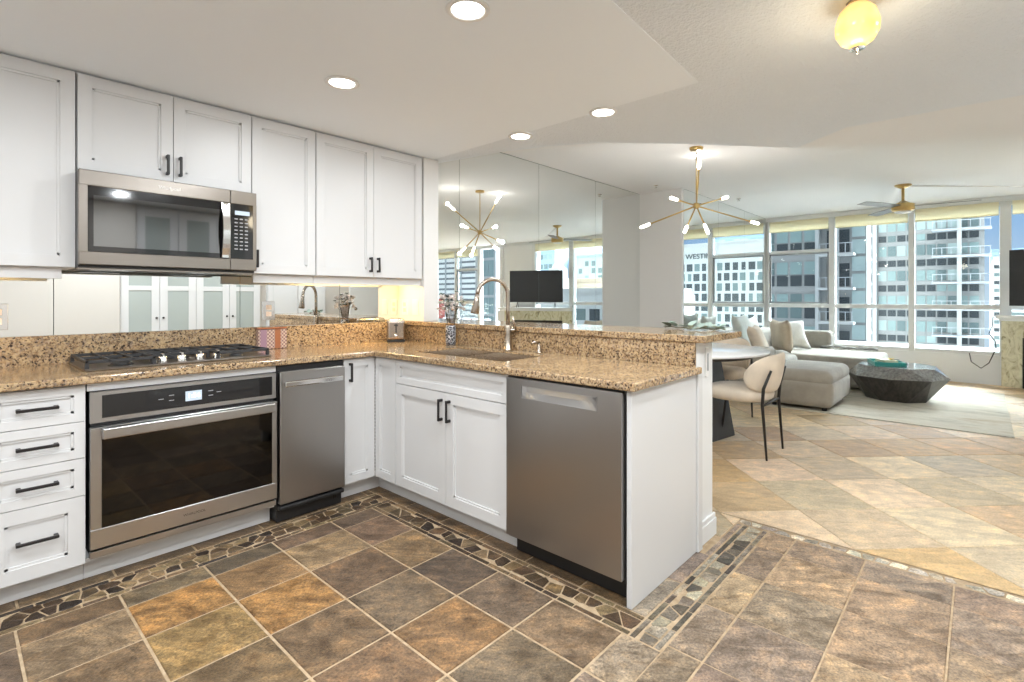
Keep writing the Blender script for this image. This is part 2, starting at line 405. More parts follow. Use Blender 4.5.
GREY = [(0.27, 0.198, 0.139), (0.3, 0.225, 0.164), (0.25, 0.189, 0.139), (0.33, 0.235, 0.155)]
BEIGE = [(0.56, 0.413, 0.254), (0.65, 0.506, 0.339), (0.493, 0.341, 0.191), (0.694, 0.55, 0.382), (0.605, 0.473, 0.318), (0.515, 0.407, 0.276), (0.56, 0.374, 0.201)]  # tints by floor region mix the stone's own colour with light and gloss
def rect(x0, x1, y0, y1): return [(x0, y0), (x1, y0), (x1, y1), (x0, y1)]
# kitchen squares
xs = [-3.42, -3.115, -2.81, -2.505, -2.198, -1.893, -1.588, -1.288, -0.985, -0.688, -0.380, -0.135]
ys = [-0.17, -0.30, -0.565, -0.868, -1.172, -1.475, -1.782]
for i in range(len(xs) - 1):
    for j in range(len(ys) - 1):
        c = jit(random.choice(BROWN), 0.20)
        if (i, j) in ((8, 2), (7, 1)): c = (0.30, 0.165, 0.06)
        if (i, j) == (9, 1): c = (0.26, 0.18, 0.10)
        addtile(rect(xs[i], xs[i + 1], ys[j + 1], ys[j]), c)
    addtile(rect(xs[i], xs[i + 1], -1.93 if i == 10 else -2.05, -1.782), jit(random.choice(BROWN if i < 9 else GREY), 0.12))
xs2 = [-3.42, -3.115, -2.81, -2.505, -2.198, -1.893, -1.588, -1.288, -0.985, -0.688, -0.385, -0.090, 0.235, 0.552, 0.862, 1.055]
for i in range(len(xs2) - 1):
    y = -2.05
    if xs2[i] > -0.39: addtile(rect(xs2[i], xs2[i + 1], -2.05, -1.925), jit(random.choice(GREY), 0.12))
    k = 0
    while y > -3.9:
        y2 = y - (0.285 if k == 0 else 0.305); k += 1
        addtile(rect(xs2[i], xs2[i + 1], y2, y), jit(random.choice(GREY if xs2[i] > -0.4 else BROWN), 0.14), 0.0028 if xs2[i] > -0.4 else 0.0036); y = y2
# strip tiles against the toe kicks
x = -3.4
while x < 0.0:
    addtile(rect(x, min(x + 0.305, 0.0), 0.004, 0.12), jit((0.15, 0.10, 0.055), 0.1)); x += 0.305
y = 0.0
while y > -1.76:
    addtile(rect(0.0, 0.12, max(y - 0.3, -1.72), y), jit((0.15, 0.10, 0.055), 0.1)); y -= 0.3
x = 0.0
while x < 1.03:
    addtile(rect(x, min(x + 0.31, 1.055), -1.80, -1.70 if x < 0.6 else -1.768), jit((0.26, 0.21, 0.17), 0.1)); x += 0.31
addtile(rect(0.0, 0.12, 0.0, 0.12), (0.15, 0.10, 0.055))
# mosaic bands: chips along both edges, broken stones in between
DARKS = [(0.030, 0.018, 0.010), (0.055, 0.032, 0.016), (0.09, 0.055, 0.028), (0.15, 0.10, 0.05), (0.20, 0.14, 0.075), (0.11, 0.075, 0.04)]
PALES = [(0.08, 0.07, 0.058), (0.16, 0.135, 0.105), (0.28, 0.25, 0.19), (0.34, 0.31, 0.24), (0.13, 0.11, 0.085), (0.22, 0.19, 0.145)]
def stones(x0, x1, y0, y1, cell, pal, g=0.0026):
    nx = max(1, round((x1 - x0) / cell)); ny = max(1, round((y1 - y0) / cell)); P = {}
    for i in range(-1, nx + 1):
        for j in range(-1, ny + 1):
            P[i, j] = (x0 + (i + 0.5 + random.uniform(-0.36, 0.36)) * (x1 - x0) / nx, y0 + (j + 0.5 + random.uniform(-0.36, 0.36)) * (y1 - y0) / ny)
    for (i, j), p in P.items():
        if not (0 <= i < nx and 0 <= j < ny): continue
        poly = rect(p[0] - 2 * cell, p[0] + 2 * cell, p[1] - 2 * cell, p[1] + 2 * cell)
        for di in (-2, -1, 0, 1, 2):
            for dj in (-2, -1, 0, 1, 2):
                q = P.get((i + di, j + dj))
                if q and (di or dj):
                    a, b = q[0] - p[0], q[1] - p[1]; poly = clip(poly, a, b, (q[0] ** 2 + q[1] ** 2 - p[0] ** 2 - p[1] ** 2) / 2)
                    if len(poly) < 3: break
            if len(poly) < 3: break
        poly = cliprect(poly, x0, x1, y0, y1) if len(poly) > 2 else []
        if len(poly) > 2: addtile(poly, jit(random.choice(pal), 0.15), g)
def chips(x0, x1, y0, y1, horiz, pal):
    a = x0 if horiz else y0; e = x1 if horiz else y1
    while a < e - 0.01:
        b = min(e, a + random.uniform(0.07, 0.15))
        addtile(rect(a, b, y0, y1) if horiz else rect(x0, x1, a, b), jit(random.choice(pal), 0.2), 0.0026); a = b
def band(x0, x1, y0, y1, horiz, pal, w=0.026, cell=0.058):
    if horiz:
        chips(x0, x1, y0, y0 + w, True, pal); chips(x0, x1, y1 - w, y1, True, pal); stones(x0, x1, y0 + w, y1 - w, cell, pal)
    else:
        chips(x0, x0 + w, y0, y1, False, pal); chips(x1 - w, x1, y0, y1, False, pal); stones(x0 + w, x1 - w, y0, y1, cell, pal)
band(-3.42, 0.0, -0.168, 0.0, True, DARKS)
band(-0.133, 0.0, -1.80, -0.17, False, DARKS)
band(-0.133, 1.055, -1.922, -1.802, True, PALES)
band(1.060, 1.125, -9.0, -1.77, False, [(0.34, 0.30, 0.25), (0.45, 0.41, 0.34), (0.52, 0.47, 0.38)], 0.006, 0.06)
# living-room diagonals
e1 = (0.3225, -0.3185); e2 = (0.3225, 0.3185); p0 = (1.78, -2.285)
for i in range(-30, 40):
    for j in range(-30, 40):
        c = (p0[0] + e1[0] * i + e2[0] * j, p0[1] + e1[1] * i + e2[1] * j)
        q = [c, (c[0] + e1[0], c[1] + e1[1]), (c[0] + e1[0] + e2[0], c[1] + e1[1] + e2[1]), (c[0] + e2[0], c[1] + e2[1])]
        col = jit(random.choice(BEIGE), 0.13)
        a = cliprect(q, 1.13, 7.95, -9.0, 0.7)
        if len(a) > 2: addtile(a, col, 0.0028, 0.0, 2)
        a = cliprect(q, 0.84, 1.13, -1.766, 0.7)
        if len(a) > 2: addtile(a, col, 0.0028, 0.0, 2)
for q in ([(-3.5, -9.2), (8.0, -9.2), (8.0, 0.8), (-3.5, 0.8)],):
    f = tb.faces.new([tb.verts.new((x, y, -0.0035)) for x, y in q])
    for l_ in f.loops: l_[lay] = (0.4, 0.3, 0.2, 1)
    g = tb.faces.new([tb.verts.new((x, y, -0.15)) for x, y in q[::-1]])
    for l_ in g.loops: l_[lay] = (0.4, 0.3, 0.2, 1)
me = bpy.data.meshes.new('floor'); tb.to_mesh(me); tb.free(); me.materials.append(M['grout']); me.materials.append(M['tile']); me.materials.append(M['tile_pale'])
fl = bpy.data.objects.new('floor', me); COL.objects.link(fl); struct(fl)

# ------------------------------------------------------------------ walls and ceilings
XW = 7.815; YM = 0.600; CZ = 2.55; SZ = 2.22
struct(bx('wall_back', 'wall', None, -3.3, 8.1, YM + 0.012, YM + 0.2, 0, 2.8))
struct(bx('wall_left', 'wall', None, -3.5, -3.3, -4.1, 0.8, 0, 2.8))
struct(bx('wall_front', 'wall_tan', None, -3.5, 4.4, -4.05, -3.85, 0, 2.8))
struct(bx('wall_hall', 'wall', None, 4.25, 4.4, -9.0, -4.05, 0, 2.8))
struct(bx('wall_far', 'wall', None, 4.25, 8.1, -9.2, -9.0, 0, 2.8))
mb = MB(); mb.box(4.392, XW + 0.0, 0.040, YM + 0.011, 0, 2.8); struct(mb.build('wall_column', 'wall'))
mb = MB(); mb.box(0.605, 0.744, 0.3025, YM + 0.011, 1.0135, SZ - 0.001, 0.002)
struct(mb.build('wall_stub', 'wall'))
mb = MB(); mb.box(0.662, 0.846, -1.722, YM + 0.011, 0, 0.978, 0.003); mb.box(0.600, 0.662, -1.735, YM + 0.01, 0, 0.978)
struct(mb.build('wall_peninsula', 'trim'))
mb = MB()
for x0, x1, y0, y1 in ((0.650, 0.858, -1.738, -1.7225), (0.8465, 0.858, -1.722, 0.038)):
    mb.box(x0, x1, y0, y1, 0, 0.085, 0.002); mb.box(x0 + 0.003, x1 - 0.004, y0 + 0.004, y1, 0.085, 0.11, 0.003)
struct(mb.build('baseboard_peninsula', 'trim'))
struct(bx('baseboard_column', 'trim', None, 0.86, 7.7, 0.028, 0.0395, 0, 0.10, b=0.002)) 
# soffit over the kitchen, textured dining ceiling with a curved edge, higher living ceiling
SOF = [(-3.3, YM + 0.011), (0.70, YM + 0.011), (0.675, -1.72), (-0.202, -1.774), (-3.3, -1.96)]
mb = MB(); mb.prism(SOF, SZ, 2.245); struct(mb.build('ceiling', 'ceil'))
curve = [(0.80, YM + 0.011), (0.80, 0.35), (0.90, -0.20), (1.02, -0.54), (1.20, -0.86), (1.60, -1.25), (2.20, -1.78), (2.56, -2.30), (2.87, -2.93), (3.05, -3.85)]
mb = MB(); mb.prism([(-3.3, YM + 0.011)] + curve[:7] + [(1.93, -2.12), (1.94, -2.60), (1.98, -3.85), (-3.3, -3.85)], 2.2225, 2.62); struct(mb.build('ceiling', 'ceil_tex'))
mb = MB(); mb.prism([(2.20, -1.78)] + curve[7:] + [(1.98, -3.85), (1.94, -2.60), (1.93, -2.12)], 2.224, 2.62); struct(mb.build('ceiling', 'ceil_far'))
struct(bx('ceiling', 'ceil_far', None, -3.5, 8.1, -9.2, 0.9, CZ, 2.75))

# window wall x = XW
POSTS = [(-0.02, 0.04), (-0.995, -0.915), (-2.0, -1.93), (-3.02, -2.905), (-4.12, -4.03), (-5.20, -5.08), (-6.02, -5.92), (-6.95, -6.88), (-7.85, -7.78), (-8.75, -8.68)]
mb = MB(); mb.box(XW, XW + 0.22, -9.2, 0.8, 0, 0.40); mb.box(XW, XW + 0.22, -9.2, 0.8, 2.475, 2.8)
mb.box(XW, XW + 0.22, 0.02, 0.8, 0.4, 2.475); mb.box(XW, XW + 0.22, -5.12, -4.06, 0.4, 2.475)
struct(mb.build('wall_window', 'trim'))
struct(bx('trim_1', 'frame', None, XW - 0.03, XW - 0.001, -9.0, 0.018, 2.478, 2.548, b=0.004))
mb = MB()
for a, b in POSTS: mb.box(XW - 0.035, XW + 0.09, a, b if b < 0.02 else 0.02, 0.401, 2.474, 0.004)
struct(mb.build('trim_2', 'frame'))
bays = []
for (a0, b0), (a1, b1) in zip(POSTS, POSTS[1:]):
    lo, hi = b1, a0
    if lo < -4.0 and hi > -5.3 and hi < -4.0: continue
    bays.append((lo, hi))
for i, (lo, hi) in enumerate(bays):
    door = -5.95 < lo < -5.85
    w = MB()
    for z0, z1 in ((0.402, 0.45), (1.02, 1.085), (2.43, 2.474)):
        if door and z0 == 1.02: z0, z1 = 0.95, 0.99
        w.box(XW + 0.015, XW + 0.075, lo, hi, z0, z1, 0.003)
    wo = struct(w.build('window_%d' % (i + 1), 'frame'))
    MB().box(XW + 0.040, XW + 0.046, lo + 0.002, hi - 0.002, 0.44, 2.44).build('pane', 'glass', wo)
    if i in (0, 4):
        s_ = MB()
        s_.box(XW + 0.005, XW + 0.06, lo, hi, 1.93, 1.98, 0.003)
        so = s_.build('transom_bar', 'frame', wo)
        s_ = MB()
        for q in ((lo + 0.0, lo + 0.03, 1.09, 1.925), (hi - 0.03, hi, 1.09, 1.925), (lo, hi, 1.09, 1.115), (lo, hi, 1.90, 1.925)): s_.box(XW - 0.004, XW + 0.03, q[0], q[1], q[2], q[3], 0.002)
        s_.build('screen_frame', 'screenframe', wo)
    r_ = MB(); r_.box(XW - 0.028, XW - 0.022, lo + 0.008, hi - 0.008, 2.300, 2.476); r_.tube([(XW - 0.025, lo + 0.01, 2.302), (XW - 0.025, hi - 0.01, 2.302)], 0.009, 8)
    tag(r_.build('roller_shade', 'shade'), ['cream roller shade at the mirrored end of the window wall', 'cream roller shade over second window from the mirrored column', 'cream roller shade in front of the glass tower, behind the ceiling fan', 'cream roller shade above the television, right of thick post', 'cream roller shade over the narrow glass door', 'cream roller shade reflected above the louvred white building', 'cream roller shade at the far reflected end of the window wall', 'cream roller shade beyond the louvred building view'][min(i, 7)], 'roller shade', 'cream roller shades along the window wall')

# ------------------------------------------------------------------ mirrors
def mirror_panel(x0, x1, y, z0, z1, label, group):
    t = thing('mirror_panel', label, 'mirror', ((x0 + x1) / 2, y, z0), group=group)
    bx('glass', 'mirror', t, x0 + 0.0016, x1 - 0.0016, y, y + 0.006, z0, z1 - 0.006)
    bx('backing', 'mirror_edge', t, x0, x1, y + 0.0062, y + 0.0108, z0, z1)
ms = [0.745, 1.219, 2.297, 3.337, 4.391]
ml = ['narrow floor-to-ceiling mirror panel beside the white cabinet end', 'mirror panel reflecting the sputnik chandelier above the sink faucet', 'mirror panel reflecting the right half of the television and fan', 'rightmost tall mirror panel meeting the white side of the column']
for i in range(4): mirror_panel(ms[i], ms[i + 1], YM, 1.0145 if i == 0 else 0.0, CZ - 0.001 if i else CZ - 0.001, ml[i], 'tall mirror panels on the dining wall')
ms = [4.443, 5.585, 6.665, 7.76]
ml = ['left mirror panel on the column front reflecting the hotel sign', 'middle mirror panel on the column front with sprinkler reflection', 'mirror panel on the column front touching the window wall']
for i in range(3): mirror_panel(ms[i], ms[i + 1], 0.022, 0.11, CZ - 0.001, ml[i], 'mirror panels on the column front')
struct(bx('trim_3', 'trim', None, 4.392, 4.442, 0.022, 0.0395, 0.0, CZ - 0.001, b=0.002))
ms = [-3.29, -2.3, -1.405, -0.556, 0.1, 0.604]
ml = ['backsplash mirror far left outside the drawers', 'backsplash mirror with outlet left of the cooktop', 'backsplash mirror behind the cooktop reflecting frosted glass doors', 'backsplash mirror with outlet right of the cooktop', 'backsplash mirror behind the toaster in the corner']
for i in range(1, 5): mirror_panel(ms[i], ms[i + 1], YM, 1.0065, 1.3215, ml[i], 'mirror panels of the kitchen backsplash')

# ------------------------------------------------------------------ cabinet helpers
def P(ax, a, d, z): return (a, d, z) if ax == 'x' else (d, a, z)
def abox(mb, ax, a0, a1, d0, d1, z0, z1, b=0.0):
    if ax == 'x': mb.box(a0, a1, d0, d1, z0, z1, b)
    else: mb.box(d0, d1, a0, a1, z0, z1, b)
def shaker(ax, a0, a1, z0, z1, front, rail=0.055, th=0.020, b=0.0005):
    mb = MB(); f = front; r = rail
    abox(mb, ax, a0, a0 + r, f, f + th, z0, z1, b); abox(mb, ax, a1 - r, a1, f, f + th, z0, z1, b)
    abox(mb, ax, a0 + r - 0.001, a1 - r + 0.001, f, f + th, z0, z0 + r, b); abox(mb, ax, a0 + r - 0.001, a1 - r + 0.001, f, f + th, z1 - r, z1, b)
    s = 0.010
    abox(mb, ax, a0 + r, a0 + r + s, f + 0.0045, f + th, z0 + r, z1 - r); abox(mb, ax, a1 - r - s, a1 - r, f + 0.0045, f + th, z0 + r, z1 - r)
    abox(mb, ax, a0 + r, a1 - r, f + 0.0045, f + th, z0 + r, z0 + r + s); abox(mb, ax, a0 + r, a1 - r, f + 0.0045, f + th, z1 - r - s, z1 - r)
    abox(mb, ax, a0 + 0.002, a1 - 0.002, f + 0.010, f + th - 0.0005, z0 + 0.002, z1 - 0.002)
    return mb
def pull(ax, a, z, L, front, vertical, parent):
    mb = MB(); w = 0.006; o = 0.030
    if vertical:
        abox(mb, ax, a - w, a + w, front - o, front - o + 0.010, z - L / 2, z + L / 2, 0.002)
        for zz in (z - L / 2 + 0.008, z + L / 2 - 0.008): abox(mb, ax, a - w, a + w, front - o + 0.006, front + 0.001, zz - 0.007, zz + 0.007, 0.001)
    else:
        abox(mb, ax, a - L / 2, a + L / 2, front - o, front - o + 0.010, z - w, z + w, 0.002)
        for aa in (a - L / 2 + 0.008, a + L / 2 - 0.008): abox(mb, ax, aa - 0.007, aa + 0.007, front - o + 0.006, front + 0.001, z - w, z + w, 0.001)
    return mb.build('handle', 'black', parent)
ZC0, ZC1 = 0.835, 0.868
TOE = 0.078
# drawer cabinet
t = thing('drawer_cabinet', 'white base cabinet with four drawers left of the oven', 'cabinet', (-1.515, 0.3, 0))
bx('body', 'paint', t, -1.665, -1.366, 0.021, 0.574, 0.09, ZC0 - 0.001); bx('toe_kick', 'paint', t, -1.665, -1.366, TOE, 0.574, 0.001, 0.0895)
for z0, z1, r in ((0.682, 0.828, 0.036), (0.532, 0.679, 0.036), (0.378, 0.529, 0.036), (0.095, 0.375, 0.055)):
    d = shaker('x', -1.662, -1.369, z0, z1, 0.0, r).build('drawer', 'paint', t); pull('x', -1.515, (z0 + z1) / 2 + (0.01 if r > 0.04 else 0), 0.125, 0.0, False, d)
t = thing('base_cabinet', 'white base cabinet at the far left of the back run, outside the frame edge', 'cabinet', (-2.2, 0.3, 0))
bx('body', 'paint', t, -3.29, -1.667, 0.021, 0.574, 0.09, ZC0 - 0.001); bx('toe_kick', 'paint', t, -3.29, -1.667, TOE, 0.574, 0.001, 0.0895)
for a, b in ((-3.28, -2.75), (-2.745, -2.215), (-2.21, -1.67)): shaker('x', a, b, 0.095, 0.828, 0.0).build('door', 'paint', t)
# oven housing and oven
t = thing('oven_cabinet', 'white surround and toe kick boxing in the wall oven', 'cabinet', (-0.98, 0.3, 0))
mb = MB(); mb.box(-1.364, -0.596, 0.001, 0.574, 0.801, ZC0 - 0.001); mb.build('body', 'paint', t); bx('bottom_rail', 'paint', t, -1.364, -0.596, 0.02, 0.574, 0.09, 0.108); bx('toe_kick', 'paint', t, -1.364, -0.596, TOE, 0.574, 0.001, 0.0895)
t = thing('wall_oven', 'stainless built-in oven with dark glass door under the cooktop', 'oven', (-0.98, 0.2, 0.11))
OX0, OX1 = -1.358, -0.602
bx('body', 'blackplastic', t, OX0 + 0.006, OX1 - 0.006, 0.0, 0.55, 0.112, 0.798)
bx('control_panel', 'steel_o', t, OX0, OX1, -0.020, -0.0002, 0.668, 0.798, b=0.002)
cg = bx('control_glass', 'bglass', t, OX0 + 0.040, OX1 - 0.022, -0.0225, -0.0202, 0.688, 0.782, b=0.0008)
mb = MB(); mb.box(-1.015, -0.948, -0.0236, -0.0226, 0.712, 0.757); mb.build('display', 'lcd', cg)
mb = MB(); text_mb(mb, '1:56', 0.032, Matrix.Translation((-0.981, -0.0242, 0.735)) @ FACE_MY, 0.0003)
mb.build('display_digits', 'white_glow', cg)
for x_, z_ in ((-1.07, 0.748), (-1.07, 0.725), (-0.91, 0.748), (-0.91, 0.726), (-1.11, 0.735), (-0.875, 0.738)):
    MB().box(x_ - 0.010, x_ + 0.010, -0.0235, -0.0226, z_ - 0.0015, z_ + 0.0015).build('key', 'print', cg)

d = MB()
d.box(OX0, OX1, -0.030, -0.0002, 0.152, 0.232, 0.002); d.box(OX0, OX0 + 0.038, -0.030, -0.0002, 0.232, 0.652, 0.002)
d.box(OX1 - 0.024, OX1, -0.030, -0.0002, 0.232, 0.652, 0.002); d.box(OX0 + 0.038, OX1 - 0.024, -0.030, -0.0002, 0.600, 0.652, 0.002)
d = d.build('door', 'steel_o', t)
bx('glass', 'ovenglass', d, OX0 + 0.038, OX1 - 0.024, -0.026, -0.001, 0.232, 0.600)
mb = MB(); mb.box(OX0 + 0.036, OX1 - 0.022, -0.068, -0.052, 0.606, 0.650, 0.004, 2)
for x_ in (OX0 + 0.05, OX1 - 0.036): mb.box(x_ - 0.014, x_ + 0.014, -0.056, -0.029, 0.612, 0.644, 0.002)
mb.build('handle', 'steel_o', d)
mb = MB(); text_mb(mb, 'WHIRLPOOL', 0.016, Matrix.Translation((-0.98, -0.0306, 0.192)) @ FACE_MY, 0.0003); mb.build('logo', 'dark_print', d)
bx('vent_trim', 'steel_o', t, OX0, OX1, -0.020, -0.0002, 0.112, 0.140, b=0.002)
# trash compactor
t = thing('trash_compactor', 'narrow stainless trash compactor between oven and corner cabinet', 'appliance', (-0.40, 0.2, 0))
bx('body', 'blackplastic', t, -0.590, -0.214, 0.0, 0.55, 0.105, 0.828)
dr = bx('door', 'steel', t, -0.587, -0.217, -0.032, -0.0003, 0.108, 0.800, b=0.004)
mb = MB(); mb.box(-0.577, -0.248, -0.070, -0.056, 0.722, 0.752, 0.006, 2)
for x_ in (-0.558, -0.267): mb.box(x_ - 0.012, x_ + 0.012, -0.058, -0.031, 0.727, 0.747, 0.002)
mb.build('handle', 'chrome', dr)
mb = MB(); mb.box(-0.588, -0.216, 0.012, 0.10, 0.004, 0.098, 0.003); mb.box(-0.588, -0.220, -0.030, 0.02, 0.074, 0.098, 0.008, 2); mb.build('toe_kick', 'blackplastic', t)
mb = MB()
for x_, w in ((-0.265, 0.006), (-0.255, 0.006)): mb.tube([(x_, 0.010, 0.04), (x_, 0.010, 0.075)], 0.005, 8)
mb.build('foot_pedal', 'black', t)
# corner cabinet (bi-fold door)
t = thing('corner_cabinet', 'white corner base cabinet with folding doors meeting at the inner corner', 'cabinet', (0.2, 0.2, 0))
mb = MB(); mb.box(-0.212, 0.574, 0.021, 0.574, 0.09, ZC0 - 0.001); mb.box(0.021, 0.583, -0.212, 0.021, 0.09, ZC0 - 0.001); mb.build('body', 'paint', t)
mb = MB(); mb.box(-0.212, TOE, TOE, 0.574, 0.001, 0.0895); mb.box(TOE, 0.583, -0.212, 0.574, 0.001, 0.0895); mb.build('toe_kick', 'paint', t)
d = shaker('x', -0.209, -0.004, 0.105, 0.828, 0.0, 0.045).build('door', 'paint', t); pull('x', -0.170, 0.752, 0.11, 0.0, True, d)
d = shaker('y', -0.211, -0.004, 0.105, 0.828, 0.0, 0.045).build('door', 'paint', t)
mb = MB()
for k in range(34): mb.box(-0.0035, 0.0015, -0.0035, 0.0015, 0.115 + k * 0.0207, 0.127 + k * 0.0207, 0.0008)
mb.build('hinge', 'chrome', t)
# sink cabinet
t = thing('sink_cabinet', 'white two-door cabinet with false drawer front under the sink', 'cabinet', (0.3, -0.66, 0))
mb = MB(); mb.box(0.021, 0.583, -1.104, -0.2135, 0.09, 0.62); mb.box(0.021, 0.05, -1.104, -0.2135, 0.62, ZC0 - 0.001); mb.build('body', 'paint', t)
bx('toe_kick', 'paint', t, TOE, 0.583, -1.104, -0.2135, 0.001, 0.0895)
shaker('y', -1.101, -0.217, 0.694, 0.828, 0.0, 0.036).build('false_drawer', 'paint', t)
d = shaker('y', -0.6575, -0.217, 0.105, 0.690, 0.0).build('door', 'paint', t); pull('y', -0.6275, 0.60, 0.115, 0.0, True, d)
d = shaker('y', -1.101, -0.6605, 0.105, 0.690, 0.0).build('door', 'paint', t); pull('y', -0.6905, 0.60, 0.115, 0.0, True, d)
# dishwasher
t = thing('dishwasher', 'large stainless dishwasher with pocket handle at the peninsula end', 'dishwasher', (0.3, -1.41, 0))
bx('body', 'blackplastic', t, 0.0, 0.57, -1.716, -1.108, 0.09, 0.832)
dz0, dz1 = 0.106, 0.826; DY0, DY1 = -1.711, -1.113
mb = MB()
mb.box(-0.024, -0.0003, DY0, DY1, dz0, 0.742); mb.box(-0.024, -0.0003, DY0, DY1, 0.792, dz1)
mb.box(-0.024, -0.0003, DY0, -1.600, 0.742, 0.792); mb.box(-0.024, -0.0003, -1.205, DY1, 0.742, 0.792)
mb.box(-0.003, -0.0003, -1.6, -1.205, 0.742, 0.792)
dr = mb.build('door', 'steel', t)
mb = MB(); n = 16; dp = lambda y_: 0.003 + 0.022 * max(0.0, math.sin(PI * (y_ + 1.600) / 0.395)) ** 0.7
for k in range(n):
    a = -1.600 + 0.395 * k / n; b = -1.600 + 0.395 * (k + 1) / n
    mb.face([(-0.0242, a, 0.742), (-0.0242 + dp(a) * 0.55, a, 0.768), (-0.0242 + dp(b) * 0.55, b, 0.768), (-0.0242, b, 0.742)])
    mb.face([(-0.0242 + dp(a) * 0.55, a, 0.768), (-0.0242 + dp(a) * 0.8, a, 0.792), (-0.0242 + dp(b) * 0.8, b, 0.792), (-0.0242 + dp(b) * 0.55, b, 0.768)])
for q in ((-1.603, -1.600), (-1.205, -1.202)): mb.box(-0.0262, -0.0235, q[0], q[1], 0.739, 0.795)
mb.box(-0.0262, -0.0235, -1.603, -1.202, 0.739, 0.742); mb.box(-0.0262, -0.0235, -1.603, -1.202, 0.792, 0.795)
mb.build('handle', 'steel_o', dr)
bx('toe_kick', 'blackplastic', t, 0.055, 0.10, -1.716, -1.108, 0.004, 0.0895)
# end panel
tag(bx('end_panel', 'paint', None, 0.0, 0.598, -1.741, -1.719, 0.001, ZC0 - 0.001, b=0.002), 'plain white panel closing the end of the peninsula', 'cabinet panel')
tag(bx('panel_moulding', 'paint', None, 0.600, 0.648, -1.752, -1.7365, 0.001, ZC0 - 0.001, b=0.003), 'slim white vertical moulding between end panel and post', 'moulding')
mb = MB(); mb.box(0.745, 0.775, -1.731, -1.7225, 0.80, 0.945, 0.003); o = tag(mb.build('switch_plate', 'white_plastic'), 'narrow white switch plate at top of the peninsula post', 'switch')
bx('switch', 'print', o, 0.754, 0.766, -1.7345, -1.7311, 0.83, 0.915, b=0.001)

# ------------------------------------------------------------------ counters
def cut(obj_, cutters):
    for c in cutters:
        md = obj_.modifiers.new('b', 'BOOLEAN'); md.object = c; md.operation = 'DIFFERENCE'; md.solver = 'EXACT'
    dg = bpy.context.evaluated_depsgraph_get(); me = bpy.data.meshes.new_from_object(obj_.evaluated_get(dg))
    obj_.modifiers.clear(); obj_.data = me
    for c in cutters: bpy.data.objects.remove(c)
ct = MB().prism([(-3.29, -0.035), (-0.030, -0.035), (-0.030, -1.768), (0.599, -1.768), (0.599, -1.7425), (0.5835, -1.742), (0.5835, 0.574), (-3.29, 0.574)], ZC0, ZC1, 0.007).build('countertop', 'granite')
SX0, SX1, SY0, SY1, SYM = 0.118, 0.475, -0.955, -0.235, -0.575
c1 = MB().box(SX0, SX1, SY0, SY1, 0.7, 0.95).build('c', 'granite')
bpy.context.view_layer.update(); cut(ct, [c1])
tag(ct, 'L-shaped speckled gold and brown granite worktop', 'countertop')
tag(bx('backsplash', 'granite', None, -3.29, 0.5835, 0.575, 0.598, ZC1 - 0.03, 1.006, b=0.002), 'low granite upstand along the mirrored back wall', 'backsplash')
tag(bx('backsplash', 'granite', None, 0.584, 0.5985, -1.741, 0.574, ZC1 - 0.03, 0.978), 'granite riser facing the sink below the raised bar', 'backsplash')
tag(MB().prism([(0.572, -1.795), (1.05, -1.795), (1.05, 0.020), (1.05, 0.598), (0.600, 0.598), (0.572, 0.572)], 0.9795, 1.013, 0.006).build('bar_top', 'granite'), 'raised granite breakfast bar along the peninsula', 'countertop')
# sink
t = thing('sink', 'double-bowl stainless undermount sink in the peninsula', 'sink', ((SX0 + SX1) / 2, (SY0 + SY1) / 2, 0.65))
def bowl(y0, y1, zb):
    mb = MB(); x0, x1 = SX0 + 0.0015, SX1 - 0.0015; zt = ZC1 - 0.008; q = 0.03
    T = [(x0, y0, zt), (x1, y0, zt), (x1, y1, zt), (x0, y1, zt)]; B = [(x0 + q, y0 + q, zb), (x1 - q, y0 + q, zb), (x1 - q, y1 - q, zb), (x0 + q, y1 - q, zb)]
    m_ = [(x0 + 0.006, y0 + 0.006, zb + 0.03), (x1 - 0.012, y0 + 0.006, zb + 0.03), (x1 - 0.012, y1 - 0.006, zb + 0.03), (x0 + 0.006, y1 - 0.006, zb + 0.03)]
    for A_, C_ in ((T, m_), (m_, B)):
        for k in range(4): mb.face([A_[k], A_[(k + 1) % 4], C_[(k + 1) % 4], C_[k]])
    mb.face(B)
    o_ = mb.build('bowl', 'steel_s', t)
    dm = MB().lathe([(0, 0.002), (0.02, 0.003), (0.042, 0.004), (0.045, 0.0005)], ((x0 + x1) / 2, (y0 + y1) / 2, zb), 20).build('drain', 'chrome', o_)
bowl(SYM + 0.010, SY1 - 0.0015, 0.68); bowl(SY0 + 0.0015, SYM - 0.010, 0.68)
mb = MB(); mb.box(SX0 + 0.002, SX1 - 0.002, SYM - 0.010, SYM + 0.010, 0.79, ZC1 - 0.020, 0.005, 2)
mb.build('divider', 'steel_s', t)
# faucet
fx, fy = 0.535, -0.605
t = thing('faucet', 'tall gooseneck pull-down kitchen faucet in brushed nickel', 'faucet', (fx, fy, ZC1))
dv = Vector((-0.88, 0.475, 0)).normalized()
mb = MB().lathe([(0, 0.001), (0.030, 0.001), (0.030, 0.006), (0.024, 0.014), (0.022, 0.10), (0.022, 0.145), (0.018, 0.155), (0, 0.157)], (fx, fy, ZC1)); mb.build('base', 'nickel', t)
pts = [Vector((fx, fy, ZC1 + 0.15)), Vector((fx, fy, ZC1 + 0.25)), Vector((fx, fy, ZC1 + 0.31))]
rr = 0.095
for k in range(1, 15):
    a = PI * k / 15; pts.append(Vector((fx, fy, ZC1 + 0.335)) + dv * (rr - rr * math.cos(a)) + Vector((0, 0, rr * math.sin(a))))
e_ = pts[-1]; dn = Vector((dv.x * 0.16, dv.y * 0.16, -0.985))
pts.append(e_ + dn * 0.02); MB().tube(pts, 0.0125, 14).build('spout', 'nickel', t)
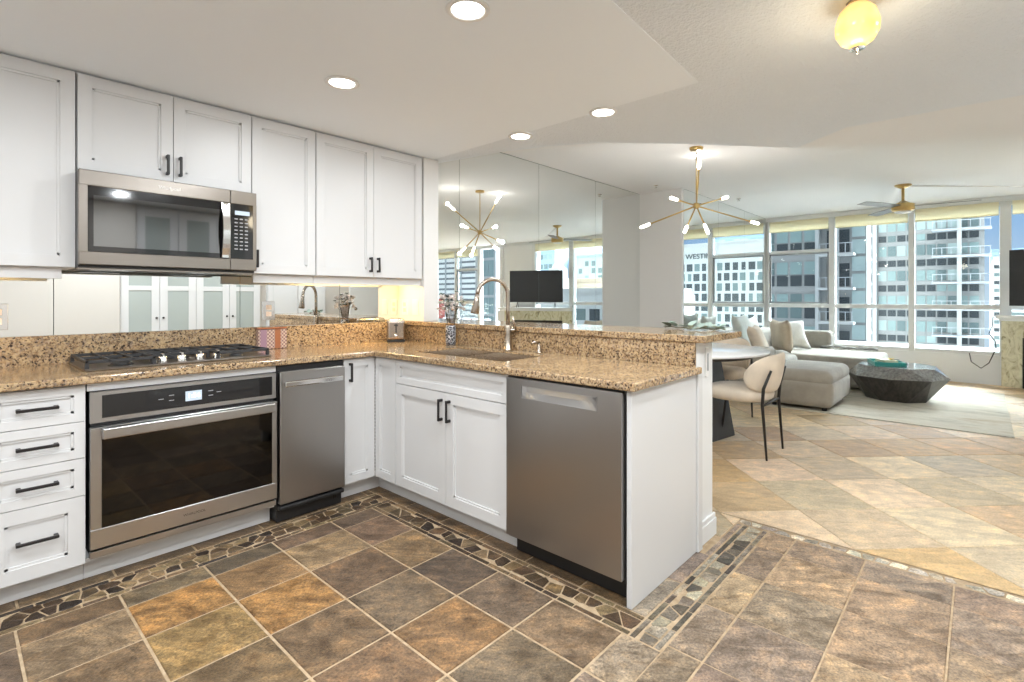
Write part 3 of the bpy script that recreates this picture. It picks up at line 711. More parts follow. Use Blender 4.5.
mb = MB().tube([pts[-1] - dn * 0.005, pts[-1] + dn * 0.035, pts[-1] + dn * 0.105, pts[-1] + dn * 0.112], [0.0145, 0.016, 0.026, 0.022], 16); mb.build('spray_head', 'nickel', t)
hd = Vector((0.45, -0.89, 0)).normalized(); b0 = Vector((fx, fy, ZC1 + 0.125))
mb = MB().tube([b0, b0 + hd * 0.045], 0.014, 12); mb.tube([b0 + hd * 0.045, b0 + hd * 0.05 + Vector((-0.03, 0, 0.085))], [0.009, 0.006], 10); mb.build('handle', 'nickel', t)
t = thing('soap_dispenser', 'small brushed nickel soap dispenser right of the faucet', 'soap dispenser', (0.545, -0.84, ZC1))
MB().lathe([(0, 0.001), (0.018, 0.001), (0.018, 0.006), (0.011, 0.012), (0.010, 0.045), (0.007, 0.048), (0.007, 0.060), (0, 0.062)], (0.545, -0.84, ZC1), 16).build('base', 'nickel', t)
MB().tube([(0.550, -0.842, ZC1 + 0.060), (0.515, -0.825, ZC1 + 0.064), (0.505, -0.82, ZC1 + 0.056)], [0.008, 0.006, 0.005], 10).build('nozzle', 'nickel', t)
# cooktop
t = thing('gas_cooktop', 'stainless gas cooktop with black cast iron grates over the oven', 'cooktop', (-0.95, 0.30, ZC1))
CX0, CX1, CY0, CY1 = -1.355, -0.565, 0.125, 0.560
mb = MB(); mb.box(CX0, CX1, CY0, CY1, ZC1 + 0.0005, ZC1 + 0.010, 0.003); mb.build('base', 'steel_h', t)
for gx0, gx1 in ((CX0 + 0.006, -1.092), (-1.088, -0.832), (-0.828, CX1 - 0.006)):
    g = MB(); gy0, gy1 = CY0 + (0.02 if gx0 != -1.088 else 0.12), CY1 - 0.015; zt = ZC1 + 0.046; w = 0.006
    for x_ in (gx0 + w, gx1 - w): g.box(x_ - w, x_ + w, gy0, gy1, zt - 0.014, zt, 0.002)
    for y_ in (gy0 + w, (gy0 + gy1) / 2, gy1 - w): g.box(gx0, gx1, y_ - w, y_ + w, zt - 0.014, zt, 0.002)
    for fxx in (0.33, 0.67):
        x_ = gx0 + (gx1 - gx0) * fxx; g.box(x_ - 0.005, x_ + 0.005, gy0, gy1, zt - 0.010, zt + 0.001, 0.001)
    for x_ in (gx0 + w, gx1 - w):
        for y_ in (gy0 + w, gy1 - w): g.box(x_ - 0.007, x_ + 0.007, y_ - 0.007, y_ + 0.007, ZC1 + 0.0102, zt - 0.012)
    g.build('grate', 'iron', t)
for x_, y_, r_ in ((-1.21, 0.22, 0.04), (-1.21, 0.43, 0.03), (-0.957, 0.36, 0.05), (-0.71, 0.22, 0.03), (-0.71, 0.43, 0.04)):
    MB().lathe([(0, 0.024), (r_ * 0.8, 0.024), (r_, 0.018), (r_, 0.012), (r_ * 1.25, 0.011), (r_ * 1.25, 0.0101)], (x_, y_, ZC1), 20).build('burner', 'iron', t)
for x_ in (-1.055, -0.975, -0.895, -0.815):
    k = MB().lathe([(0, 0.040), (0.015, 0.040), (0.019, 0.036), (0.021, 0.0105)], (x_, 0.185, ZC1), 16); k.box(x_ - 0.005, x_ + 0.005, 0.165, 0.205, ZC1 + 0.036, ZC1 + 0.052, 0.002); k.build('knob', 'chrome', t)
# ------------------------------------------------------------------ upper cabinets
UF = 0.3025; UZ0, UZ1 = 1.3225, 2.206
def upper(x0, x1, z0, label, doors, handles, rail=None):
    t = thing('wall_cabinet', label, 'cabinet', ((x0 + x1) / 2, 0.45, z0))
    bx('body', 'paint', t, x0 + 0.001, x1 - 0.001, UF + 0.021, YM - 0.001, z0, SZ - 0.002)
    for (a, b), h in zip(doors, handles):
        d = shaker('x', a + 0.0015, b - 0.0015, z0 + 0.003, UZ1, UF, 0.052).build('door', 'paint', t)
        if h is not None: pull('x', h, z0 + 0.085, 0.10, UF, True, d)
    if rail: bx('light_rail', 'paint', t, rail[0], rail[1], UF + 0.035, UF + 0.055, 1.274, z0 - 0.0005, b=0.001)
    return t
upper(-3.28, -1.359, UZ0, 'tall white wall cabinet left of the microwave', [(-3.28, -2.74), (-2.74, -2.25), (-2.25, -1.84), (-1.84, -1.361)], [None] * 4, (-3.28, -1.405))
upper(-1.357, -0.602, 1.768, 'short white two-door wall cabinet above the microwave', [(-1.356, -0.980), (-0.980, -0.602)], [-1.008, -0.952])
upper(-0.600, -0.226, UZ0, 'single-door tall white wall cabinet right of the microwave', [(-0.600, -0.226)], [-0.578], (-0.580, -0.226))
upper(-0.224, 0.604, UZ0, 'double-door tall white wall cabinet with paired pulls beside the mirror wall', [(-0.222, 0.184), (0.184, 0.588)], [0.155, 0.213], (-0.224, 0.604))
# undercabinet strips (lamps)
for x0, x1, lb in ((-2.6, -1.46, 'glowing under-cabinet strip light left of the microwave'), (-0.10, 0.56, 'glowing under-cabinet strip light above the toaster corner')):
    t = thing('strip_light', lb, 'lamp', ((x0 + x1) / 2, 0.46, 1.30))
    bx('housing', 'gold', t, x0, x1, 0.440, 0.475, 1.300, 1.3222, b=0.002); bx('lens', 'warm' if x0 < -1 else 'warm_bright', t, x0 + 0.01, x1 - 0.01, 0.445, 0.470, 1.292, 1.2998)
# ------------------------------------------------------------------ microwave
t = thing('microwave', 'stainless over-range microwave with dark window above the cooktop', 'microwave', (-0.98, 0.4, 1.34))
MX0, MX1, MF, MZ0, MZ1 = -1.364, -0.613, 0.205, 1.335, 1.757
bx('body', 'blackplastic', t, MX0 + 0.002, MX1 - 0.002, MF + 0.025, YM - 0.002, MZ0 - 0.012, MZ1, b=0.002)
HX = -0.745
d = MB()
d.box(MX0, HX, MF, MF + 0.024, MZ1 - 0.070, MZ1, 0.003); d.box(MX0, HX, MF, MF + 0.024, MZ0, MZ0 + 0.060, 0.003)
d.box(MX0, MX0 + 0.032, MF, MF + 0.024, MZ0 + 0.058, MZ1 - 0.068, 0.001); d.box(HX - 0.006, HX, MF, MF + 0.024, MZ0 + 0.058, MZ1 - 0.068)
d = d.build('door', 'steel_h', t)
bx('window_border', 'bglass', d, MX0 + 0.030, HX - 0.005, MF + 0.003, MF + 0.02, MZ0 + 0.058, MZ1 - 0.068)
bx('window', 'mwglass', d, MX0 + 0.052, HX - 0.050, MF + 0.0015, MF + 0.0028, MZ0 + 0.084, MZ1 - 0.110)
mb = MB(); n = 12; 
for k in range(n):
    z0_, z1_ = MZ0 + 0.062 + 0.285 * k / n, MZ0 + 0.062 + 0.285 * (k + 1) / n; f_ = lambda z_: 0.012 + 0.026 * math.sin(PI * (z_ - MZ0 - 0.062) / 0.285)
    for A, B in (((HX - 0.046, 0), (HX - 0.012, 0)), ((HX - 0.012, 0), (HX - 0.012, 0.010)), ((HX - 0.046, 0.010), (HX - 0.046, 0))):
        mb.face([(A[0], MF - f_(z0_) + A[1], z0_), (B[0], MF - f_(z0_) + B[1], z0_), (B[0], MF - f_(z1_) + B[1], z1_), (A[0], MF - f_(z1_) + A[1], z1_)])
mb.box(HX - 0.044, HX - 0.014, MF - 0.016, MF + 0.001, MZ0 + 0.062, MZ0 + 0.080); mb.box(HX - 0.044, HX - 0.014, MF - 0.016, MF + 0.001, MZ0 + 0.330, MZ0 + 0.347)
mb.build('handle', 'chrome', d)
mb = MB(); text_mb(mb, 'Whirlpool', 0.022, Matrix.Translation((-1.02, MF - 0.0006, MZ1 - 0.036)) @ FACE_MY, 0.0003); mb.build('logo', 'white_plastic', d)
p_ = MB(); p_.box(HX + 0.001, MX1, MF, MF + 0.024, MZ0, MZ0 + 0.060, 0.002); p_.box(HX + 0.001, MX1, MF, MF + 0.024, MZ1 - 0.070, MZ1, 0.002); p_.box(MX1 - 0.018, MX1, MF, MF + 0.024, MZ0 + 0.058, MZ1 - 0.068)
p_ = p_.build('control_panel', 'steel_h', t)
bx('keypad', 'bglass', p_, HX + 0.001, MX1 - 0.018, MF + 0.002, MF + 0.02, MZ0 + 0.058, MZ1 - 0.068)
bx('display', 'lcd', p_, HX + 0.022, MX1 - 0.036, MF + 0.001, MF + 0.0019, MZ1 - 0.128, MZ1 - 0.106)
mb = MB()
for r_ in range(9):
    for c_ in range(3):
        x_ = HX + 0.028 + c_ * 0.026; z_ = MZ1 - 0.150 - r_ * 0.020; mb.box(x_ - 0.008, x_ + 0.008, MF + 0.0012, MF + 0.0019, z_ - 0.003, z_ + 0.003)
mb.build('keys', 'print', p_)
bx('vent_grille', 'steel_h', t, MX0 + 0.004, MX1 - 0.004, MF + 0.028, MF + 0.10, MZ0 - 0.018, MZ0 - 0.0125)
mb = MB()
pass
for x_ in (-1.2, -0.78): MB().box(x_ - 0.09, x_ + 0.09, 0.36, 0.52, MZ0 - 0.0135, MZ0 - 0.0122).build('grease_filter', 'chrome', t)

# ------------------------------------------------------------------ outlets
def outlet(x, y, z, ax, m_plate, label, rocker=False):
    t = thing('wall_outlet', label, 'outlet', (x, y, z))
    w, h = 0.037, 0.060
    if ax == 'x':
        bx('plate', m_plate, t, x - w, x + w, y - 0.005, y, z - h, z + h, b=0.0015); f = lambda a, b, c, d: bx('socket', 'pink_plastic' if not rocker else 'white_plastic', t, x + a, x + b, y - 0.008, y - 0.0052, z + c, z + d, b=0.001)
    else:
        bx('plate', m_plate, t, x - 0.005, x, y - w, y + w, z - h, z + h, b=0.0015); f = lambda a, b, c, d: bx('socket', 'pink_plastic' if not rocker else 'white_plastic', t, x - 0.008, x - 0.0052, y + a, y + b, z + c, z + d, b=0.001)
    if rocker: f(-0.016, 0.016, -0.034, 0.034)
    else: f(-0.017, 0.017, 0.006, 0.036); f(-0.017, 0.017, -0.036, -0.006)
outlet(-0.388, YM - 0.0005, 1.106, 'x', 'chrome', 'mirrored outlet plate on the backsplash right of the cooktop')
outlet(-1.600, YM - 0.0005, 1.100, 'x', 'chrome', 'mirrored outlet plate on the backsplash at the left edge')
outlet(0.6045, 0.53, 1.115, 'y', 'white_plastic', 'white outlet on the end wall in the lit corner, nearer the mirror')
outlet(0.6045, 0.40, 1.115, 'y', 'white_plastic', 'white rocker switch on the end wall in the lit corner', True)

# ------------------------------------------------------------------ counter objects
tx, ty = 0.455, 0.435
t = thing('toaster', 'small brushed metal toaster in the corner of the counter', 'toaster', (tx, ty, ZC1), R(-35))
RM = lambda mb, nm, m_: mb.build(nm, m_, t, local=True)
mb = MB(); mb.box(-0.065, 0.065, -0.095, 0.095, 0.014, 0.165, 0.022, 4); RM(mb, 'body', 'nickel')
mb = MB(); mb.box(-0.062, 0.062, -0.092, 0.092, 0.001, 0.016, 0.003); RM(mb, 'base', 'blackplastic')
mb = MB(); mb.box(-0.035, -0.012, -0.07, 0.07, 0.163, 0.1662); mb.box(0.012, 0.035, -0.07, 0.07, 0.163, 0.1662); RM(mb, 'slots', 'blackplastic')
mb = MB(); mb.box(-0.004, 0.004, -0.0965, -0.094, 0.07, 0.135); mb.box(-0.014, 0.014, -0.107, -0.094, 0.118, 0.128, 0.003); RM(mb, 'lever', 'blackplastic')
mb = MB(); mb.lathe([(0, 0.012), (0.013, 0.012), (0.014, 0.0)], (0, 0, 0), 16, Matrix.Translation((0, -0.094, 0.045)) @ Matrix.Rotation(PI / 2, 4, 'X')); RM(mb, 'knob', 'chrome')
# patterned tin
t = thing('patterned_tin', 'small copper and violet dotted tin box beside the cooktop', 'tin', (-0.39, 0.55, ZC1))
bx('body', 'dots', t, -0.475, -0.30, 0.535, 0.573, ZC1 + 0.001, ZC1 + 0.122, b=0.003); bx('stripe', 'violet', t, -0.462, -0.425, 0.5335, 0.5345, ZC1 + 0.004, ZC1 + 0.122); bx('band', 'copper', t, -0.375, -0.340, 0.5335, 0.5345, ZC1 + 0.004, ZC1 + 0.122); bx('lid', 'copper', t, -0.478, -0.297, 0.5335, 0.574, ZC1 + 0.1255, ZC1 + 0.134, b=0.002)
# vase with flowers
vx, vy = 0.530, -0.085
t = thing('flower_vase', 'black and white patterned vase holding a clear glass of small flowers', 'vase', (vx, vy, ZC1))
MB().lathe([(0, 0.001), (0.032, 0.001), (0.034, 0.01), (0.034, 0.125), (0.031, 0.133), (0.0, 0.133)], (vx, vy, ZC1)).build('vase', 'vasepat', t)
MB().lathe([(0.026, 0.1335), (0.026, 0.15), (0.034, 0.20), (0.044, 0.26)], (vx, vy, ZC1)).build('glass_cup', 'vaseglass', t)
rnd = random.Random(3); sm, pm, lm = MB(), MB(), MB()
for k in range(64):
    a = rnd.uniform(0, 2 * PI); rr_ = 0.092 * rnd.random() ** 0.5; h = ZC1 + rnd.uniform(0.255, 0.365) - rr_ * 0.3
    e_ = Vector((vx + math.cos(a) * rr_, vy + math.sin(a) * rr_, h)); (k % 3 == 0) and sm.tube([(vx + math.cos(a) * 0.012, vy + math.sin(a) * 0.012, ZC1 + 0.145), e_], 0.0009, 5)
    tgt = pm if k % 3 else lm
    if k % 3: pm.lathe([(0, -0.009), (0.008, -0.005), (0.011, 0.0), (0.008, 0.007), (0, 0.010)], e_, 7)
    for q in range(6):
        b = q * PI / 3 + a; u = Vector((math.cos(b), math.sin(b), rnd.uniform(0.1, 0.6))).normalized(); w = Vector((-math.sin(b), math.cos(b), 0)) * 0.009
        L = rnd.uniform(0.020, 0.032); tgt.face([e_, e_ + u * L * 0.5 + w, e_ + u * L, e_ + u * L * 0.5 - w])
sm.build('stems', 'stem', t); pm.build('petals', 'petal', t); lm.build('leaves', 'leafdark', t)
# sage leaf garland on bar
t = thing('leaf_garland', 'sage green leaf garland lying along the far edge of the bar', 'garland', (0.98, -1.5, 1.0135))
mb = MB(); gp = [(0.98 + 0.03 * math.sin(k * 0.9), -1.40 - 0.031 * k, 1.022 + 0.004 * math.sin(k * 2)) for k in range(12)]; mb.tube(gp, 0.0035, 6); mb.build('stem', 'stem', t)
rnd = random.Random(5)
for k in range(20):
    p = Vector(gp[min(11, k * 12 // 20)]) + Vector((rnd.uniform(-0.02, 0.02), rnd.uniform(-0.03, 0.03), 0)); a = rnd.uniform(0, 2 * PI); L = rnd.uniform(0.055, 0.085); up = rnd.uniform(0.1, 0.55)
    u = Vector((math.cos(a), math.sin(a), up)).normalized(); w = Vector((-math.sin(a), math.cos(a), 0)) * L * 0.32; c_ = Vector((0, 0, 0.008))
    mb = MB(); m1, m2, e_ = p + u * L * 0.35, p + u * L * 0.7, p + u * L
    for s_ in (1, -1): mb.face([p, m1 + w * s_ + c_, m1]); mb.face([m1, m1 + w * s_ + c_, m2 + w * 0.85 * s_ + c_, m2]); mb.face([m2, m2 + w * 0.85 * s_ + c_, e_])
    mb.build('leaf', 'leafdark' if k in (1, 19) else 'leaf', t)

# ------------------------------------------------------------------ soft shapes
def smooth(o, wn_=True):
    for p in o.data.polygons: p.use_smooth = True
    if wn_: o.modifiers.new('wn', 'WEIGHTED_NORMAL').keep_sharp = False
    return o
def soft(name, m, parent, x0, x1, y0, y1, z0, z1, r=0.06, puff=0.0, n=5, rot=None, pivot=None, local=False):
    mb = MB(); mb.box(x0, x1, y0, y1, z0, z1, r, n, rot, pivot)
    if puff:
        bmesh.ops.subdivide_edges(mb.bm, edges=[e for e in mb.bm.edges if e.calc_length() > 0.2], cuts=6, use_grid_fill=True)
        for v_ in mb.bm.verts:
            fx_ = 1 - abs((v_.co.x - (x0 + x1) / 2) / ((x1 - x0) / 2)) ** 3; fy_ = 1 - abs((v_.co.y - (y0 + y1) / 2) / ((y1 - y0) / 2)) ** 3
            if v_.co.z > (z0 + z1) / 2: v_.co.z += puff * max(0, fx_) * max(0, fy_)
    return smooth(mb.build(name, m, parent, local))
def pillow(label, m, loc, w, h, th, rz, tilt, group='scatter cushions on the sectional'):
    t = MB(); N = 14; vs = {}
    for sgn in (1, -1):
        for i in range(N + 1):
            for j in range(N + 1):
                a, b = -1 + 2 * i / N, -1 + 2 * j / N
                e_ = (1 - a ** 4) * (1 - b ** 4); y_ = sgn * th / 2 * max(0, e_) ** 0.45
                k = 1 - 0.07 * (a * a) * (b * b) * -1 - 0.06 * (1 - abs(a * b))
                if sgn == -1 and (i in (0, N) or j in (0, N)): vs[sgn, i, j] = vs[1, i, j]
                else: vs[sgn, i, j] = t.bm.verts.new((a * w / 2 * k, y_, b * h / 2 * k + h / 2))
        for i in range(N):
            for j in range(N):
                q = [vs[sgn, i, j], vs[sgn, i + 1, j], vs[sgn, i + 1, j + 1], vs[sgn, i, j + 1]]
                t.bm.faces.new(q if sgn == 1 else q[::-1])
    bmesh.ops.recalc_face_normals(t.bm, faces=t.bm.faces[:])
    bmesh.ops.transform(t.bm, matrix=Matrix.Rotation(tilt, 4, 'X'), verts=t.bm.verts)
    o = smooth(t.build('throw_pillow', m), False); o.location = loc; o.rotation_euler = (0, 0, rz)
    return tag(o, label, 'cushion', group)

# ------------------------------------------------------------------ dining set
TCX, TCY, TR = 2.72, -0.74, 0.70
t = thing('dining_table', 'round white-topped dining table on black legs behind the bar', 'table', (TCX, TCY, 0))
MB().lathe([(0, 0.712), (TR - 0.02, 0.712), (TR, 0.718), (TR, 0.732), (TR - 0.006, 0.737), (0, 0.737)], (TCX, TCY, 0), 64).build('tabletop', 'tabletop', t)
mb = MB().lathe([(0, 0.680), (TR - 0.12, 0.680), (TR - 0.10, 0.712), (0, 0.7118)], (TCX, TCY, 0), 48); mb.build('apron', 'blackplastic', t)
for k, a in enumerate((R(-100), R(-10), R(80), R(170))):
    mb = MB(); c_, s_ = math.cos(a), math.sin(a); T = lambda r_, w_, z_: (TCX + c_ * r_ - s_ * w_, TCY + s_ * r_ + c_ * w_, z_)
    for r0, r1, w0, w1, th in ((0.36, 0.22, 0.17, 0.13, 0.03),):
        Q = [T(r0, -w0, 0.001), T(r0, w0, 0.001), T(r0 + th, w0, 0.001), T(r0 + th, -w0, 0.001)]; U = [T(r1 + 0.03, -w1, 0.68), T(r1 + 0.03, w1, 0.68), T(r1 + th + 0.03, w1, 0.68), T(r1 + th + 0.03, -w1, 0.68)]
        mb.face(Q[::-1]); mb.face(U)
        for i in range(4): mb.face([Q[i], Q[(i + 1) % 4], U[(i + 1) % 4], U[i]])
    mb.build('leg', 'blackplastic', t)
def make_chair(label):
    t = thing('dining_chair', label, 'chair', (0, 0, 0), 0, 'cream boucle dining chairs with black legs')
    mb = MB(); N = 28; prof = []
    for k in range(N):
        a = 2 * PI * k / N; ca, sa = math.cos(a), math.sin(a)
        prof.append((0.245 * math.copysign(abs(ca) ** 0.75, ca), 0.01 + 0.235 * math.copysign(abs(sa) ** 0.75, sa)))
    rings = []
    for sc_, z_ in ((0.0, 0.405), (0.86, 0.405), (0.97, 0.418), (1.0, 0.445), (0.985, 0.475), (0.90, 0.495), (0.55, 0.503), (0.0, 0.505)):
        rings.append([mb.bm.verts.new((x_ * sc_, y_ * sc_, z_)) for x_, y_ in prof] if sc_ else [mb.bm.verts.new((0, 0, z_))])
    for A, B in zip(rings, rings[1:]):
        for k in range(N):
            q = []
            for v_ in (A[k % len(A)], A[(k + 1) % len(A)], B[(k + 1) % len(B)], B[k % len(B)]):
                if v_ not in q: q.append(v_)
            mb.bm.faces.new(q)
    bmesh.ops.recalc_face_normals(mb.bm, faces=mb.bm.faces[:])
    smooth(mb.build('seat', 'boucle', t, True), False)
    mb = MB(); NU, NV = 22, 12; g = []
    for i in range(NU + 1):
        u = -1 + 2 * i / NU; row = []
        for j in range(2 * NV):
            ph = 2 * PI * j / (2 * NV); zc = 0.628 - 0.02 * u * u; hh = 0.145 * max(0.02, (1 - abs(u) ** 3.2)) ** 0.5; th = 0.024 * max(0.05, (1 - abs(u) ** 6)) ** 0.5
            z_ = zc + hh * math.sin(ph); ang = u * R(72); r_ = 0.262 + th * math.cos(ph)
            row.append(mb.bm.verts.new((r_ * math.sin(ang) * 0.98, 0.0 - r_ * math.cos(ang) * 0.95 - (z_ - 0.5) * 0.18, z_)))
        g.append(row)
    for i in range(NU):
        for j in range(2 * NV): mb.bm.faces.new([g[i][j], g[i + 1][j], g[i + 1][(j + 1) % (2 * NV)], g[i][(j + 1) % (2 * NV)]])
    mb.bm.faces.new(g[0]); mb.bm.faces.new(g[-1][::-1]); bmesh.ops.recalc_face_normals(mb.bm, faces=mb.bm.faces[:])
    smooth(mb.build('backrest', 'boucle', t, True), False)
    for s_ in (-1, 1):
        MB().tube([(s_ * 0.205, -0.245, 0.001), (s_ * 0.205, -0.215, 0.40), (s_ * 0.212, -0.225, 0.52), (s_ * 0.180, -0.268, 0.655)], [0.008, 0.012, 0.012, 0.009], 10).build('leg', 'black', t, True)
        MB().tube([(s_ * 0.205, 0.235, 0.001), (s_ * 0.185, 0.175, 0.412)], [0.008, 0.012], 10).build('leg', 'black', t, True)
    MB().tube([(-0.206, -0.216, 0.395), (0.206, -0.216, 0.395)], 0.009, 8).build('stretcher', 'black', t, True)
    return t
ch = make_chair('cream dining chair with black legs in full view beside the bar post'); ch.location = (2.465, -1.325, 0)
dup(ch, (3.42, -0.80, 0), R(80), 'cream dining chair half hidden beyond the white table')
dup(ch, (2.35, -0.08, 0), R(200), 'cream dining chair behind the bar on the far side of the table')

# ------------------------------------------------------------------ rug, sectional, ottoman
tag(MB().prism([(4.30, -2.93), (6.95, -2.93), (6.95, -0.62), (4.30, -0.62)], 0.0006, 0.012, 0.002).build('area_rug', 'rug'), 'pale abstract area rug under the coffee table and ottoman', 'rug')
RZ = 0.0125
t = thing('ottoman', 'large taupe upholstered ottoman at the edge of the rug', 'ottoman', (4.78, -1.13, RZ))
soft('body', 'sofa', t, 4.285, 5.30, -1.61, -0.95, 0.045, 0.335, 0.07, 0)
soft('seat_cushion', 'sofa', t, 4.29, 5.295, -1.605, -0.955, 0.26, 0.425, 0.075, 0.018)
for x_, y_ in ((4.38, -1.52), (5.2, -1.52), (4.38, -1.04), (5.2, -1.04)): MB().lathe([(0, RZ + 0.0005), (0.025, RZ + 0.0005), (0.025, 0.05), (0, 0.05)], (x_, y_, 0), 12).build('leg', 'blackplastic', t)
t = thing('sectional_sofa', 'taupe sectional sofa with chaise along the mirrored column wall', 'sofa', (6.0, -0.5, 0))
soft('base', 'sofa', t, 4.885, 7.12, -0.88, -0.06, 0.045, 0.30, 0.04)
soft('chaise_base', 'sofa', t, 5.92, 7.10, -1.76, -0.58, 0.045, 0.31, 0.06)
soft('arm', 'sofa', t, 4.60, 4.89, -0.92, -0.06, 0.045, 0.60, 0.06)
soft('backrest', 'sofa', t, 4.62, 7.40, -0.26, -0.03, 0.20, 0.70, 0.06)
soft('end_backrest', 'sofa', t, 7.12, 7.42, -1.06, -0.05, 0.045, 0.68, 0.06)
soft('seat_cushion', 'sofa', t, 4.885, 5.915, -0.915, -0.25, 0.27, 0.43, 0.06, 0.015)
soft('seat_cushion', 'sofa', t, 5.92, 7.11, -1.77, -0.25, 0.27, 0.425, 0.06, 0.015)
for x_, y_ in ((4.7, -0.8), (7.3, -0.95), (6.02, -1.66), (7.0, -1.66), (4.7, -0.12), (7.3, -0.12)): MB().lathe([(0, 0.0005 if y_ > -0.6 or x_ > 6.96 else RZ + 0.0005), (0.025, 0.0005 if y_ > -0.6 or x_ > 6.96 else RZ + 0.0005), (0.025, 0.05), (0, 0.05)], (x_, y_, 0), 12).build('leg', 'blackplastic', t)
pillow('peach cream cushion leaning at the left end of the sofa', 'boucle', (5.15, -0.72, 0.452), 0.46, 0.40, 0.15, R(8), R(-22))
pillow('pale sage cushion leaning on the backrest behind the peach one', 'pillow_s', (5.42, -0.42, 0.452), 0.50, 0.50, 0.13, R(0), R(-12))
pillow('taupe cushion standing on edge in the middle of the sofa', 'pillow_t', (6.02, -0.70, 0.452), 0.42, 0.42, 0.18, R(40), R(-6))
pillow('large white cushion slumped against the end backrest', 'pillow_w', (6.50, -0.70, 0.452), 0.50, 0.44, 0.17, R(-50), R(-30))
pillow('white cushion tucked behind the taupe one', 'pillow_w', (5.98, -0.36, 0.452), 0.48, 0.46, 0.13, R(0), R(-12))
th = MB(); NX, NY = 14, 8; g = []
for i in range(NX + 1):
    g.append([th.bm.verts.new((6.98 + 0.02 * math.sin(j * 1.3) + 0.055 * j / NY * 1.5 - 0.55 * (1 - i / NX) * 0.1, -1.66 + 0.7 * i / NX, 0.452 + 0.012 * math.sin(i * 1.1 + j * 0.8) + 0.015 * abs(math.sin(i * 0.45)))) for j in range(NY + 1)])
for i in range(NX):
    for j in range(NY): th.bm.faces.new([g[i][j], g[i + 1][j], g[i + 1][j + 1], g[i][j + 1]])
o = th.build('throw_blanket', 'throw'); o.modifiers.new('s', 'SOLIDIFY').thickness = 0.012; smooth(o, False); tag(o, 'dark grey throw lying folded on the chaise beside the window', 'blanket')

# ------------------------------------------------------------------ coffee table
kx, ky = 5.70, -1.99
t = thing('coffee_table', 'dark faceted drum coffee table with pale stone top on the rug', 'table', (kx, ky, RZ))
N = 8; ring = lambda r_, z_, off, sx=1.0: [Vector((kx + r_ * math.cos(2 * PI * (k + off) / N) * sx, ky + r_ * math.sin(2 * PI * (k + off) / N), z_)) for k in range(N)]
b_, m_, u_ = ring(0.30, RZ + 0.001, 0.5), ring(0.485, 0.285, 0.0), ring(0.385, 0.392, 0.5)
mb = MB()
for k in range(N):
    j = (k + 1) % N; mb.face([b_[k], b_[j], m_[j]]); mb.face([b_[k], m_[j], m_[k]]) if False else mb.face([b_[(k - 1) % N], b_[k], m_[k]]) if False else None
    mb.face([b_[k], m_[j], m_[k]])
mb.face(b_[::-1]); mb.mi = 1
for k in range(N):
    j = (k + 1) % N; mb.face([m_[k], m_[j], u_[k]]); mb.face([m_[j], u_[j], u_[k]])
mb.build('base', ['darkwood', 'stonetop'], t)
mb = MB(); top = [(p.x, p.y) for p in ring(0.383, 0, 0.5)]; mb.prism(top, 0.3925, 0.402, 0.002); mb.build('tabletop', 'stonetop', t)
t = thing('tray', 'teal lacquered tray on the coffee table', 'tray', (kx - 0.04, ky + 0.09, 0.4025), R(18))
mb = MB(); mb.box(-0.20, 0.20, -0.15, 0.15, 0.0, 0.008)
for q in ((-0.20, 0.20, -0.15, -0.138), (-0.20, 0.20, 0.138, 0.15), (-0.20, -0.188, -0.138, 0.138), (0.188, 0.20, -0.138, 0.138)): mb.box(*q, 0.008, 0.045, 0.002)
mb.build('body', 'teal', t, True)
def book(label, m, loc, rz, w, d, h):
    t = thing('book', label, 'book', loc, rz, 'books in the teal tray')
    mb = MB(); mb.box(-w / 2, w / 2, -d / 2, d / 2, 0, 0.003); mb.box(-w / 2, w / 2, -d / 2, d / 2, h - 0.003, h); mb.box(-w / 2, -w / 2 + 0.003, -d / 2, d / 2, 0.003, h - 0.003); mb.build('cover', m, t, True)
    mb = MB(); mb.box(-w / 2 + 0.003, w / 2 - 0.004, -d / 2 + 0.004, d / 2 - 0.004, 0.003, h - 0.003); mb.build('pages', 'cream', t, True)
zb = 0.4025 + 0.0085
book('larger green covered book lying at the bottom of the tray stack', 'teal', (kx - 0.04, ky + 0.09, zb), R(25), 0.24, 0.18, 0.026); book('smaller cream book on top of the green one in the tray', 'cream', (kx - 0.04, ky + 0.09, zb + 0.0262), R(38), 0.19, 0.14, 0.024)
t = thing('artificial_flower', 'small yellow flower resting on the books in the tray', 'flower', (kx - 0.05, ky + 0.05, zb + 0.051))
mb = MB()
for k in range(10):
    a = 2 * PI * k / 10; u = Vector((math.cos(a), math.sin(a), 0.35)) * 0.045; w = Vector((-math.sin(a), math.cos(a), 0)) * 0.012; o3 = Vector((kx - 0.05, ky + 0.05, zb + 0.052)); mb.face([o3, o3 + u * 0.6 + w, o3 + u, o3 + u * 0.6 - w])
mb.build('petals', 'yellow', t); MB().tube([(kx - 0.05, ky + 0.05, zb + 0.0525), (kx - 0.01, ky - 0.03, zb + 0.056)], 0.003, 6).build('stem', 'stem', t)

